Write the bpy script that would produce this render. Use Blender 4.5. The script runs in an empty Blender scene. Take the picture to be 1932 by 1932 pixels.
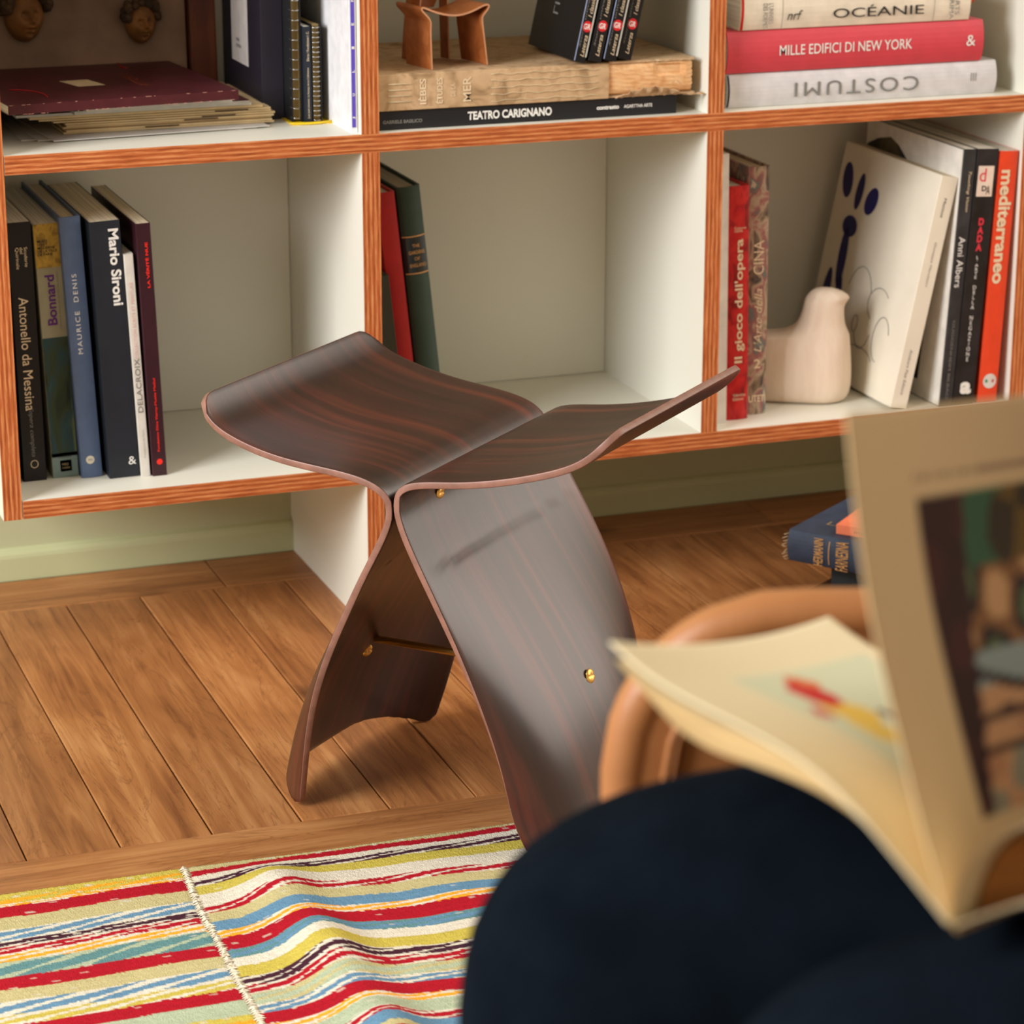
import bpy, bmesh, math, random
import numpy as np
from mathutils import Matrix, Vector
SC = bpy.context.scene
COL = SC.collection
random.seed(7); rng = np.random.default_rng(7)

# ------------------------------------------------------------------ camera, world, lights
cam_d = bpy.data.cameras.new('camera'); cam = bpy.data.objects.new('camera', cam_d); COL.objects.link(cam)
cam_d.sensor_width = 36; cam_d.lens = 98.42
cam_d.clip_start = .05; cam_d.clip_end = 50
cr = Vector((0.9397, -0.342, 0.0004)); cu = Vector((0.102, 0.2815, 0.9541)); cf = Vector((0.3265, 0.8965, -0.2994))
cam.matrix_world = Matrix(((cr.x, cu.x, -cf.x, -0.8256), (cr.y, cu.y, -cf.y, -2.6848), (cr.z, cu.z, -cf.z, 1.0127), (0, 0, 0, 1)))
cam_d.dof.use_dof = True; cam_d.dof.focus_distance = 2.42; cam_d.dof.aperture_fstop = 10.5
SC.camera = cam
SC.view_settings.view_transform = 'Standard'; SC.view_settings.look = 'None'
SC.view_settings.gamma = 1; SC.view_settings.exposure = 0; SC.view_settings.use_curve_mapping = False
w = bpy.data.worlds.new('world'); SC.world = w; w.use_nodes = True
bg = w.node_tree.nodes['Background']; bg.inputs[0].default_value = (1.0, .84, .60, 1); bg.inputs[1].default_value = .52


def area(name, loc, target, sx, sy, power, col):
    l = bpy.data.lights.new(name, 'AREA'); l.shape = 'RECTANGLE'; l.size = sx; l.size_y = sy; l.energy = power; l.color = col
    o = bpy.data.objects.new(name, l); COL.objects.link(o); o.location = loc
    o.rotation_euler = (Vector(target) - Vector(loc)).to_track_quat('-Z', 'Y').to_euler(); return o


area('window_light_left', (-2.7, -1.35, 1.75), (.1, -.1, .3), 1.4, 1.6, 142, (.97, .985, 1))
area('fill_light_right', (2.7, -.7, 1.7), (0, -.35, .2), 2.6, 2.8, 78, (1, .88, .80))  # added fill light for the broad sheen on the right stool leg


# ------------------------------------------------------------------ materials
def srgb(r, g, b):
    f = lambda c: (c / 255 / 12.92) if c / 255 <= .04045 else ((c / 255 + .055) / 1.055) ** 2.4
    return (f(r), f(g), f(b), 1)


MATS = {}


def nt(m):
    m.use_nodes = True; t = m.node_tree; return t, t.nodes['Principled BSDF']


def plain(name, rgb, rough=.6, spec=.4, metal=0, noise=.04, nscale=60, coat=0, bump=0, bscale=400):
    if name in MATS: return MATS[name]
    m = bpy.data.materials.new(name); t, p = nt(m)
    p.inputs['Roughness'].default_value = rough; p.inputs['Metallic'].default_value = metal
    p.inputs['Specular IOR Level'].default_value = spec; p.inputs['Coat Weight'].default_value = coat
    tc = t.nodes.new('ShaderNodeTexCoord'); n = t.nodes.new('ShaderNodeTexNoise'); n.inputs['Scale'].default_value = nscale
    n.inputs['Detail'].default_value = 4
    t.links.new(tc.outputs['Object'], n.inputs['Vector'])
    r = t.nodes.new('ShaderNodeValToRGB'); c = srgb(*rgb)
    r.color_ramp.elements[0].position = .3; r.color_ramp.elements[1].position = .7
    r.color_ramp.elements[0].color = tuple(max(0, v * (1 - noise * 2.2)) for v in c[:3]) + (1,)
    r.color_ramp.elements[1].color = tuple(min(1, v * (1 + noise * 2.2)) for v in c[:3]) + (1,)
    t.links.new(n.outputs['Fac'], r.inputs[0]); t.links.new(r.outputs[0], p.inputs['Base Color'])
    if bump:
        n2 = t.nodes.new('ShaderNodeTexNoise'); n2.inputs['Scale'].default_value = bscale; t.links.new(tc.outputs['Object'], n2.inputs['Vector'])
        b = t.nodes.new('ShaderNodeBump'); b.inputs['Strength'].default_value = bump; b.inputs['Distance'].default_value = .001
        t.links.new(n2.outputs['Fac'], b.inputs['Height']); t.links.new(b.outputs[0], p.inputs['Normal'])
    MATS[name] = m; return m


def ramp(t, stops, interp='LINEAR'):
    r = t.nodes.new('ShaderNodeValToRGB'); cr_ = r.color_ramp; cr_.interpolation = interp
    while len(cr_.elements) < len(stops): cr_.elements.new(.5)
    for e, (pos, c) in zip(cr_.elements, stops): e.position = pos; e.color = srgb(*c)
    return r


def wood(name, dark, mid, light, coord='Object', scale=(60, 3, 60), rough=.45, distort=1.2, rnd=True, bump=.15, spec=.4, coat=0, knots=False, fig=(9, 1.6, 9), figamt=.5, vary=.18):
    """long grain along local Y (or UV v)"""
    m = bpy.data.materials.new(name); t, p = nt(m); L = t.links.new; N = t.nodes.new
    tc = N('ShaderNodeTexCoord'); oi = N('ShaderNodeObjectInfo')
    off = N('ShaderNodeVectorMath'); off.operation = 'SCALE'; off.inputs[0].default_value = (3.1, 7.7, 5.3)
    if rnd: L(oi.outputs['Random'], off.inputs['Scale'])
    else: off.inputs['Scale'].default_value = 1
    add = N('ShaderNodeVectorMath'); L(tc.outputs[coord], add.inputs[0]); L(off.outputs[0], add.inputs[1])
    mp = N('ShaderNodeMapping'); mp.inputs['Scale'].default_value = scale; L(add.outputs[0], mp.inputs['Vector'])
    n = N('ShaderNodeTexNoise'); n.inputs['Scale'].default_value = 1; n.inputs['Detail'].default_value = 6; n.inputs['Roughness'].default_value = .6; n.inputs['Distortion'].default_value = distort
    L(mp.outputs[0], n.inputs['Vector'])
    mp2 = N('ShaderNodeMapping'); mp2.inputs['Scale'].default_value = fig; L(add.outputs[0], mp2.inputs['Vector'])
    n2 = N('ShaderNodeTexNoise'); n2.inputs['Scale'].default_value = 1; n2.inputs['Detail'].default_value = 3; n2.inputs['Distortion'].default_value = 1.5
    L(mp2.outputs[0], n2.inputs['Vector'])
    mx = N('ShaderNodeMix'); mx.inputs[0].default_value = figamt; L(n.outputs['Fac'], mx.inputs[2]); L(n2.outputs['Fac'], mx.inputs[3])
    r = ramp(t, [(.3, dark), (.5, mid), (.68, light)]); L(mx.outputs[0], r.inputs[0])
    hsv = N('ShaderNodeHueSaturation'); L(r.outputs[0], hsv.inputs['Color'])
    mr = N('ShaderNodeMapRange'); mr.inputs[3].default_value = 1 - vary; mr.inputs[4].default_value = 1 + vary
    L(oi.outputs['Random'], mr.inputs[0])
    if rnd: L(mr.outputs[0], hsv.inputs['Value'])
    col = hsv.outputs[0]
    if knots:
        mp3 = N('ShaderNodeMapping'); mp3.inputs['Scale'].default_value = (9, 5, 9); L(add.outputs[0], mp3.inputs['Vector'])
        v = N('ShaderNodeTexVoronoi'); v.inputs['Scale'].default_value = 1; L(mp3.outputs[0], v.inputs['Vector'])
        kr = N('ShaderNodeMapRange'); kr.inputs[1].default_value = .03; kr.inputs[2].default_value = .14; kr.inputs[3].default_value = .75; kr.inputs[4].default_value = 0
        L(v.outputs['Distance'], kr.inputs[0])
        km = N('ShaderNodeMix'); km.data_type = 'RGBA'; L(kr.outputs[0], km.inputs[0]); L(col, km.inputs[6]); km.inputs[7].default_value = srgb(82, 48, 26); col = km.outputs[2]
    if knots:
        mp4 = N('ShaderNodeMapping'); mp4.inputs['Scale'].default_value = (26, 3.0, 26); L(add.outputs[0], mp4.inputs['Vector'])
        n4 = N('ShaderNodeTexNoise'); n4.inputs['Scale'].default_value = 1; n4.inputs['Detail'].default_value = 5; n4.inputs['Roughness'].default_value = .62; n4.inputs['Distortion'].default_value = 1.3; L(mp4.outputs[0], n4.inputs['Vector'])
        vr = ramp(t, [(.0, (0, 0, 0)), (.470, (0, 0, 0)), (.482, (255, 255, 255)), (.50, (0, 0, 0)), (.585, (0, 0, 0)), (.60, (190, 190, 190)), (.612, (0, 0, 0))]); L(n4.outputs['Fac'], vr.inputs[0])
        vs = N('ShaderNodeMath'); vs.operation = 'MULTIPLY'; vs.inputs[1].default_value = .42; L(vr.outputs[0], vs.inputs[0])
        vm = N('ShaderNodeMix'); vm.data_type = 'RGBA'; L(vs.outputs[0], vm.inputs[0]); L(col, vm.inputs[6]); vm.inputs[7].default_value = srgb(98, 54, 28); col = vm.outputs[2]
    L(col, p.inputs['Base Color'])
    p.inputs['Roughness'].default_value = rough; p.inputs['Specular IOR Level'].default_value = spec; p.inputs['Coat Weight'].default_value = coat; p.inputs['Coat Roughness'].default_value = .25
    b = N('ShaderNodeBump'); b.inputs['Strength'].default_value = bump; b.inputs['Distance'].default_value = .0006; L(n.outputs['Fac'], b.inputs['Height']); L(b.outputs[0], p.inputs['Normal'])
    MATS[name] = m; return m


def ply_edge(name):
    """UV.x runs across the thickness, UV.y along the length in metres"""
    m = bpy.data.materials.new(name); t, p = nt(m); L = t.links.new; N = t.nodes.new
    uv = N('ShaderNodeTexCoord'); sx = N('ShaderNodeSeparateXYZ'); L(uv.outputs['UV'], sx.inputs[0])
    mp = N('ShaderNodeMapping'); mp.inputs['Scale'].default_value = (14, 26, 1); L(uv.outputs['UV'], mp.inputs['Vector'])
    n = N('ShaderNodeTexNoise'); n.inputs['Scale'].default_value = 1; n.inputs['Detail'].default_value = 5; n.inputs['Roughness'].default_value = .7; L(mp.outputs[0], n.inputs['Vector'])
    lo = N('ShaderNodeMapping'); lo.inputs['Scale'].default_value = (2, 14, 1); L(uv.outputs['UV'], lo.inputs['Vector'])
    n3 = N('ShaderNodeTexNoise'); n3.inputs['Scale'].default_value = 1; L(lo.outputs[0], n3.inputs['Vector'])
    a = N('ShaderNodeMath'); a.operation = 'MULTIPLY_ADD'; L(n3.outputs['Fac'], a.inputs[0]); a.inputs[1].default_value = .06; L(sx.outputs[0], a.inputs[2])
    s = N('ShaderNodeMath'); s.operation = 'MULTIPLY'; L(a.outputs[0], s.inputs[0]); s.inputs[1].default_value = 4 * 6.2832
    c = N('ShaderNodeMath'); c.operation = 'COSINE'; L(s.outputs[0], c.inputs[0])
    k = N('ShaderNodeMath'); k.operation = 'MULTIPLY_ADD'; L(c.outputs[0], k.inputs[0]); k.inputs[1].default_value = .11; k.inputs[2].default_value = .0
    k2 = N('ShaderNodeMath'); k2.operation = 'ADD'; L(k.outputs[0], k2.inputs[0]); L(n.outputs['Fac'], k2.inputs[1])
    r = ramp(t, [(.3, (138, 66, 28)), (.5, (184, 98, 50)), (.7, (218, 148, 94))]); L(k2.outputs[0], r.inputs[0])
    L(r.outputs[0], p.inputs['Base Color']); p.inputs['Roughness'].default_value = .55; p.inputs['Specular IOR Level'].default_value = .3
    MATS[name] = m; return m


def vcol(name, rough=.7, bump=0, bscale=(400, 400, 400), spec=.3, wave=False):
    m = bpy.data.materials.new(name); t, p = nt(m); L = t.links.new; N = t.nodes.new
    a = N('ShaderNodeAttribute'); a.attribute_name = 'Col'; L(a.outputs['Color'], p.inputs['Base Color'])
    p.inputs['Roughness'].default_value = rough; p.inputs['Specular IOR Level'].default_value = spec
    if bump:
        tc = N('ShaderNodeTexCoord'); mp = N('ShaderNodeMapping'); mp.inputs['Scale'].default_value = bscale; L(tc.outputs['Object'], mp.inputs[0])
        n = N('ShaderNodeTexNoise'); n.inputs['Scale'].default_value = 1; n.inputs['Detail'].default_value = 2; L(mp.outputs[0], n.inputs['Vector'])
        b = N('ShaderNodeBump'); b.inputs['Strength'].default_value = bump; b.inputs['Distance'].default_value = .002; L(n.outputs['Fac'], b.inputs['Height']); L(b.outputs[0], p.inputs['Normal'])
    MATS[name] = m; return m


def pages_mat(name, rgb, axis_scale=(900, 6, 6)):
    if name in MATS: return MATS[name]
    m = bpy.data.materials.new(name); t, p = nt(m); L = t.links.new; N = t.nodes.new
    tc = N('ShaderNodeTexCoord'); mp = N('ShaderNodeMapping'); mp.inputs['Scale'].default_value = axis_scale; L(tc.outputs['Object'], mp.inputs[0])
    n = N('ShaderNodeTexNoise'); n.inputs['Scale'].default_value = 1; n.inputs['Detail'].default_value = 3; L(mp.outputs[0], n.inputs['Vector'])
    r = ramp(t, [(.3, tuple(int(c * .8) for c in rgb)), (.65, rgb)]); L(n.outputs['Fac'], r.inputs[0]); L(r.outputs[0], p.inputs['Base Color'])
    p.inputs['Roughness'].default_value = .85; p.inputs['Specular IOR Level'].default_value = .1
    MATS[name] = m; return m


def blotch(name, cols, scale=(30, 30, 30), rough=.6, detail=4, distort=1.0, spec=.35):
    """printed picture: ramp of colours over a noise"""
    if name in MATS: return MATS[name]
    m = bpy.data.materials.new(name); t, p = nt(m); L = t.links.new; N = t.nodes.new
    tc = N('ShaderNodeTexCoord'); mp = N('ShaderNodeMapping'); mp.inputs['Scale'].default_value = scale; L(tc.outputs['Object'], mp.inputs[0])
    n = N('ShaderNodeTexNoise'); n.inputs['Scale'].default_value = 1; n.inputs['Detail'].default_value = detail; n.inputs['Distortion'].default_value = distort; L(mp.outputs[0], n.inputs['Vector'])
    k = len(cols); r = ramp(t, [(.3 + .4 * i / (k - 1), c) for i, c in enumerate(cols)]); L(n.outputs['Fac'], r.inputs[0]); L(r.outputs[0], p.inputs['Base Color'])
    p.inputs['Roughness'].default_value = rough; p.inputs['Specular IOR Level'].default_value = spec
    MATS[name] = m; return m


M_LAM = plain('white_laminate', (230, 227, 213), .42, .4, noise=.01, nscale=4)
M_PLY = ply_edge('plywood_edge')
M_WALL = plain('green_wall_paint', (186, 188, 150), .75, .3, noise=.02, nscale=3)
M_FLOOR = wood('oak_plank', (116, 66, 34), (166, 108, 61), (196, 140, 88), rough=.42, knots=True, bump=.35, scale=(95, 4.5, 95), fig=(9, 2.2, 9), figamt=.5, vary=.17, distort=1.1)
M_VEN = wood('rosewood_veneer', (18, 8, 7), (46, 20, 15), (100, 42, 28), coord='UV', scale=(75, 2.2, 1), rough=.36, distort=.6, rnd=False, bump=.03, fig=(16, 1.2, 1), figamt=.45, spec=.75, coat=.25)
M_VEDGE = plain('sanded_veneer_edge', (138, 98, 84), .4, .5, noise=.08, nscale=90)
M_BRASS = plain('brass', (240, 196, 112), .42, .5, metal=1, noise=.02)
M_CREAM = pages_mat('cream_page_edges', (232, 218, 190))
M_WHITEP = pages_mat('white_page_edges', (228, 222, 208))
M_TANP = pages_mat('tan_page_edges', (196, 172, 130))
WHT = plain('white_ink', (232, 230, 224), .6, noise=.0)
BLK = plain('black_ink', (22, 22, 24), .6, noise=.0)
GREY = plain('grey_ink', (120, 118, 114), .6, noise=.0)
REDI = plain('red_ink', (235, 38, 24), .6, noise=.0)
GOLD = plain('gold_ink', (212, 160, 96), .4, noise=.05)
CRMI = plain('cream_ink', (226, 204, 170), .6, noise=.0)


# ------------------------------------------------------------------ object helpers
def mesh(name, verts, faces, mats=(), fm=None, smooth=False, uvs=None):
    me = bpy.data.meshes.new(name); me.from_pydata([tuple(map(float, v)) for v in verts], [], faces)
    for m in mats: me.materials.append(m)
    if fm is not None: me.polygons.foreach_set('material_index', fm)
    if smooth: me.polygons.foreach_set('use_smooth', [True] * len(me.polygons))
    if uvs is not None:
        l = me.uv_layers.new(name='UVMap'); vi = np.empty(len(me.loops), int); me.loops.foreach_get('vertex_index', vi)
        l.data.foreach_set('uv', np.asarray(uvs, float)[vi].ravel())
    me.update(); return me


def part(name, me, parent=None, label=None):
    o = bpy.data.objects.new(name, me); COL.objects.link(o)
    if parent is not None: o.parent = parent
    if label: o['label'] = label
    return o


def thing(name, label, cat, loc=(0, 0, 0), rot=None, group=None):
    o = bpy.data.objects.new(name, None); COL.objects.link(o); o.empty_display_size = .02
    M = Matrix.Translation(loc)
    if rot is not None: M = M @ rot.to_4x4()
    o.matrix_world = M
    o['label'] = label; o['category'] = cat
    if group: o['group'] = group
    return o


def bm_mesh(name, bm, mats=(), smooth=False):
    me = bpy.data.meshes.new(name); bm.to_mesh(me); bm.free()
    for m in mats: me.materials.append(m)
    if smooth: me.polygons.foreach_set('use_smooth', [True] * len(me.polygons))
    return me


def box(name, x0, x1, y0, y1, z0, z1, mat, parent=None, bev=0, seg=2, label=None):
    bm = bmesh.new(); bmesh.ops.create_cube(bm, size=1)
    for v in bm.verts: v.co = ((x0 + x1) / 2 + v.co.x * (x1 - x0), (y0 + y1) / 2 + v.co.y * (y1 - y0), (z0 + z1) / 2 + v.co.z * (z1 - z0))
    if bev: bmesh.ops.bevel(bm, geom=bm.edges[:], offset=bev, segments=seg, affect='EDGES', profile=.6)
    return part(name, bm_mesh(name, bm, [mat], smooth=False), parent, label)


def grid(nu, nv, close=False):
    f = []
    for i in range(nu - 1):
        for j in range(nv - 1):
            a = i * nv + j; f.append((a, a + 1, a + nv + 1, a + nv))
    return f


def tube(name, pts, rad, mat, parent=None, seg=10, closed=False, label=None):
    pts = [Vector(p) for p in pts]; n = len(pts); rads = rad if hasattr(rad, '__len__') else [rad] * n
    verts = []; faces = []
    up = Vector((0, 0, 1)); prev = None
    for i, p in enumerate(pts):
        if closed: d = pts[(i + 1) % n] - pts[i - 1]
        else: d = pts[min(i + 1, n - 1)] - pts[max(i - 1, 0)]
        d.normalize()
        if prev is None:
            a = d.cross(up)
            if a.length < .1: a = d.cross(Vector((1, 0, 0)))
        else: a = prev - d * prev.dot(d)
        a.normalize(); prev = a; b = d.cross(a)
        for k in range(seg):
            t = 2 * math.pi * k / seg; verts.append(p + (a * math.cos(t) + b * math.sin(t)) * rads[i])
    for i in range(n if closed else n - 1):
        for k in range(seg):
            i2 = (i + 1) % n; faces.append((i * seg + k, i * seg + (k + 1) % seg, i2 * seg + (k + 1) % seg, i2 * seg + k))
    if not closed: faces.append(tuple(range(seg))[::-1]); faces.append(tuple((n - 1) * seg + k for k in range(seg)))
    return part(name, mesh(name, verts, faces, [mat], smooth=True), parent, label)


def text_mesh(s, bold=0, shear=0, spacing=1.0, align='LEFT'):
    c = bpy.data.curves.new('t', 'FONT'); c.body = s; c.size = 1; c.shear = shear; c.offset = bold; c.space_character = spacing
    c.resolution_u = 4; c.align_x = align; c.space_line = .9
    o = bpy.data.objects.new('t', c); COL.objects.link(o)
    me = bpy.data.meshes.new_from_object(o.evaluated_get(bpy.context.evaluated_depsgraph_get()))
    bpy.data.objects.remove(o); bpy.data.curves.remove(c); return me


def put_text(parent, s, mat, L, H, fn, bold=0, shear=0, spacing=1.0, align='LEFT', name='lettering', stack=False):
    """text scaled to L long, H high; fn maps (tx centred, ty centred) -> local xyz"""
    if stack: s = '\n'.join(s); align = 'CENTER'
    me = text_mesh(s, bold, shear, spacing, align)
    n = len(me.vertices); co = np.empty(n * 3); me.vertices.foreach_get('co', co); co = co.reshape(-1, 3)
    if n == 0: return
    mn, mxx = co[:, :2].min(0), co[:, :2].max(0)
    q = (co[:, :2] - (mn + mxx) / 2) / (mxx - mn) * np.array([L, H])
    new = np.array([fn(a, b) for a, b in q]); me.vertices.foreach_set('co', new.ravel()); me.update()
    me.materials.clear(); me.materials.append(mat); me.name = name
    return part(name, me, parent)


# ------------------------------------------------------------------ books
def cover_mesh(w, h, d, ct, bulge):
    """spine towards -y, boards at x=0 and x=w, from z=0 to z=h"""
    out = [(0, d)]; inn = [(ct, d)]
    out.append((0, bulge + .001)); inn.append((ct, bulge + ct))
    K = 9 if bulge > .0005 else 3
    r = min(.0012, w * .1)
    for i in range(K):
        t = i / (K - 1)
        x = r * .5 + (w - r) * t; y = bulge * (2 * t - 1) ** 2
        out.append((x, y)); inn.append((min(max(x, ct), w - ct), y + ct))
    out.append((w, bulge + .001)); inn.append((w - ct, bulge + ct))
    out.append((w, d)); inn.append((w - ct, d))
    n = len(out); V = []; F = []
    for z in (0, h):
        V += [(x, y, z) for x, y in out] + [(x, y, z) for x, y in inn]
    m = 2 * n
    for i in range(n - 1):
        F.append((i, i + 1, m + i + 1, m + i)); F.append((n + i + 1, n + i, m + n + i, m + n + i + 1))
        F.append((i + 1, i, n + i, n + i + 1)); F.append((m + i, m + i + 1, m + n + i + 1, m + n + i))
    F.append((0, m, m + n, n)); e = n - 1; F.append((e + m, e, e + n, e + n + m))
    return V, F


def book(label, w, h, d, mat, loc, rot=None, pages=None, hard=True, bulge=0.0, group=None, name='book', cat='book', letters=(), inset=None):
    b = thing(name, label, cat, loc, rot, group)
    ct = .0026 if hard else .0007
    if w < .012: ct = min(ct, .0012)
    V, F = cover_mesh(w, h, d, ct, bulge)
    part('cover', mesh('cover', V, F, [mat]), b)
    ins = (.0035 if hard else .0002) if inset is None else inset
    g = .0002
    box('page_block', ct + g, w - ct - g, bulge + ct + .0008, d - ins, ins, h - ins, pages or M_WHITEP, b)
    sp = lambda x: bulge * (2 * min(max(x / w, 0), 1) - 1) ** 2 - .00035
    for L in letters:
        kind, s, m, cx, cz, ln, ht = L[:7]; kw = L[7] if len(L) > 7 else {}
        he = (ln if kind == 'h' else ht) / 2; y0 = sp(min(max(w / 2, cx - he), cx + he)) - .0001
        if kind == 'up': fn = lambda a, c, cx=cx, cz=cz: (cx - c, y0, cz + a)
        elif kind == 'down': fn = lambda a, c, cx=cx, cz=cz: (cx + c, y0, cz - a)
        elif kind == 'h': fn = lambda a, c, cx=cx, cz=cz: (cx + a, y0, cz + c)
        elif kind == 'left': fn = lambda a, c, cx=cx, cz=cz: (-.0004, cx - c, cz + a)     # on the x=0 board, reading upward
        elif kind == 'leftflat': fn = lambda a, c, cx=cx, cz=cz: (-.0004, cx - a, cz + c)
        if s == '#rect':        # flat printed block: ln across x, ht along z
            K = 8; V = []; F = []
            for i in range(K + 1):
                x = cx - ln / 2 + ln * i / K
                V += [(x, sp(x) + .0001, cz - ht / 2), (x, sp(x) + .0001, cz + ht / 2)]
            F = [(2 * i, 2 * i + 2, 2 * i + 3, 2 * i + 1) for i in range(K)]
            part(kw.get('name', 'printed_band'), mesh('printed_band', V, F, [m]), b)
        elif s == '#disc':
            V = [(cx, sp(cx), cz)] + [(cx + ln / 2 * math.cos(t), sp(cx + ln / 2 * math.cos(t)), cz + ht / 2 * math.sin(t)) for t in np.linspace(0, 2 * math.pi, 24, endpoint=False)]
            part(kw.get('name', 'emblem'), mesh('emblem', V, [(0, 1 + i, 1 + (i + 1) % 24) for i in range(24)], [m]), b)
        elif s == '#ring':
            V = []
            for t in np.linspace(0, 2 * math.pi, 24, endpoint=False):
                for r_ in (.5, .42): V.append((cx + ln * r_ * math.cos(t), sp(cx) , cz + ht * r_ * math.sin(t)))
            part('emblem', mesh('emblem', V, [(2 * i, 2 * i + 1, (2 * i + 3) % 48, (2 * i + 2) % 48) for i in range(24)], [m]), b)
        else: put_text(b, s, m, ln, ht, fn, **kw)
    return b


def RY(deg): return Matrix.Rotation(math.radians(deg), 3, 'Y')
def RZ(deg): return Matrix.Rotation(math.radians(deg), 3, 'Z')


# ------------------------------------------------------------------ room shell
W = .38; T = .0189; H2 = T / 2; ZB = .164; ZM = .5125; D = .2874; ROWH = ZM - ZB
Z1 = ZB + T; Z2 = ZM + T


def struct(name, me, label=None):
    o = part(name, me); o['kind'] = 'structure'
    if label: o['label'] = label
    return o


fl = box('floor', -1.62, 2.26, -4.2, .33, -.06, -.0205, plain('subfloor', (60, 40, 24), .9)); fl['kind'] = 'structure'
wb = box('wall_back', -1.62, 2.26, .305, .36, -.02, 2.6, M_WALL); wb['kind'] = 'structure'
# skirting with a rounded top
prof = [(.305, 0), (.295, 0), (.2952, .026), (.2962, .030), (.299, .0335), (.3015, .0345), (.305, .036)]
V = [(x, y, z) for x in (-1.62, 2.26) for y, z in prof]; n = len(prof)
F = [(i, i + 1, n + i + 1, n + i) for i in range(n - 1)] + [tuple(range(n))[::-1], tuple(range(n, 2 * n))]
sk = struct('baseboard_back', mesh('baseboard_back', V, F, [plain('green_skirting_paint', (190, 194, 150), .5, .4, noise=.02, nscale=5)]))


def plank_mesh(wd, ln, seed):
    r_ = random.Random(seed); g = .0005 + .0004 * r_.random(); b = .0009
    x0, x1, y0, y1 = -wd / 2 + g, wd / 2 - g, -ln / 2 + g * .7, ln / 2 - g * .7
    zt = -.0003 * r_.random()
    V = []
    for z, i in ((-.02, 0), (zt - .0012, 0), (zt, b)):
        V += [(x0 + i, y0 + i, z), (x1 - i, y0 + i, z), (x1 - i, y1 - i, z), (x0 + i, y1 - i, z)]
    F = [(8, 9, 10, 11)]
    for k in (0, 4):
        for i in range(4): F.append((k + i, k + (i + 1) % 4, k + 4 + (i + 1) % 4, k + 4 + i))
    return mesh('plank', V, F, [M_FLOOR])


cache = {}


def plank(cx, cy, wd, ln, rot=0):
    key = (round(wd, 4), round(ln, 4), random.randint(0, 3))
    if key not in cache: cache[key] = plank_mesh(wd, ln, len(cache))
    o = bpy.data.objects.new('plank', cache[key]); COL.objects.link(o); o.parent = fl; o.location = (cx, cy, 0)
    if rot: o.rotation_euler = (0, 0, math.pi / 2)
    return o


def border(yc, wd, joints):
    for a, b in zip(joints[:-1], joints[1:]): plank((a + b) / 2, yc, wd, b - a, 1)


xs = [-.460 + .0823 * i for i in range(-14, 34)]
ylist = [(-.455, .195), (-1.205, -.555), (-1.955, -1.305), (-2.70, -2.055)]
for y0, y1 in ylist:
    for a, b in zip(xs[:-1], xs[1:]): plank((a + b) / 2, (y0 + y1) / 2, b - a, y1 - y0)
border(.245, .1, [-1.6, -.79, -.115, .561, 1.24, 2.25])
border(-.505, .1, [-1.6, -.95, .35, 1.2, 2.25])
border(-1.255, .1, [-1.6, -.6, .3, 1.2, 2.25])
border(-2.005, .1, [-1.6, -.6, .3, 1.2, 2.25])

# ------------------------------------------------------------------ bookcase
bc = thing('bookcase', 'white open cube bookcase with exposed reddish plywood edges against the green wall', 'bookcase', (0, 0, 0))
NB = 4


def board(name, x0, x1, z0, z1, axis, y1=D, parent=bc, y0=0):
    """laminated board; the face at y0 is the plywood edge. axis = thickness axis"""
    e = .0004
    V = [(x0, y0, z0), (x1, y0, z0), (x1, y0, z1), (x0, y0, z1), (x0, y1, z0), (x1, y1, z0), (x1, y1, z1), (x0, y1, z1)]
    F = [(0, 1, 2, 3), (5, 4, 7, 6), (4, 0, 3, 7), (1, 5, 6, 2), (3, 2, 6, 7), (4, 5, 1, 0)]
    off = random.random() * 5
    if axis == 'x': uv = [((v[0] - x0) / (x1 - x0), v[2] + off) for v in V]
    else: uv = [((v[2] - z0) / (z1 - z0), v[0] + off) for v in V]
    me = mesh(name, V, F, [M_LAM, M_PLY], [1, 0, 0, 0, 0, 0], uvs=uv)
    return part(name, me, parent)


rows = [ZB, ZM, ZM + ROWH, ZM + 2 * ROWH]
xL = -W - H2; xR = (NB - 1) * W + H2
for i, z in enumerate(rows):
    board('shelf_board', -W + H2 + (.0009 if i < 3 else 0), xR - T, z, z + T, 'z')
for k in range(-1, NB):
    x = k * W
    if k in (-1, NB - 1):
        board('upright', x - H2, x + H2, ZB, rows[-1] + T, 'x')
    else:
        for a, b in zip(rows[:-1], rows[1:]): board('upright', x - H2, x + H2, a + T, b, 'x')
for k in (0, 2):
    # leg panel notched round the skirting
    x0, x1 = k * W - H2, k * W + H2
    pr_ = [(0, 0), (.2945, 0), (.2945, .034), (.3045, .040), (.3045, ZB), (0, ZB)]
    V = [(x, y, z) for x in (x0, x1) for y, z in pr_]; n = len(pr_)
    F = [(0, n, 2 * n - 1, n - 1)] + [(i, i + 1, n + i + 1, n + i) for i in range(n - 1)] + [tuple(range(n))[::-1], tuple(range(n, 2 * n))]
    uv = [((v[0] - x0) / T, v[2]) for v in V]
    part('leg_panel', mesh('leg_panel', V, F, [M_LAM, M_PLY], [1] + [0] * (len(F) - 1), uvs=uv), bc)
for k in range(-1, NB - 1):
    for a, b in zip(rows[:-1], rows[1:]):
        box('back_panel', k * W + H2 + .0006, (k + 1) * W - H2 - .0006, D - .006, D, a + T + .0006, b - .0006, M_LAM, bc)

# ------------------------------------------------------------------ bent plywood stool
N_, PI = 'stool', math.pi


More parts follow.
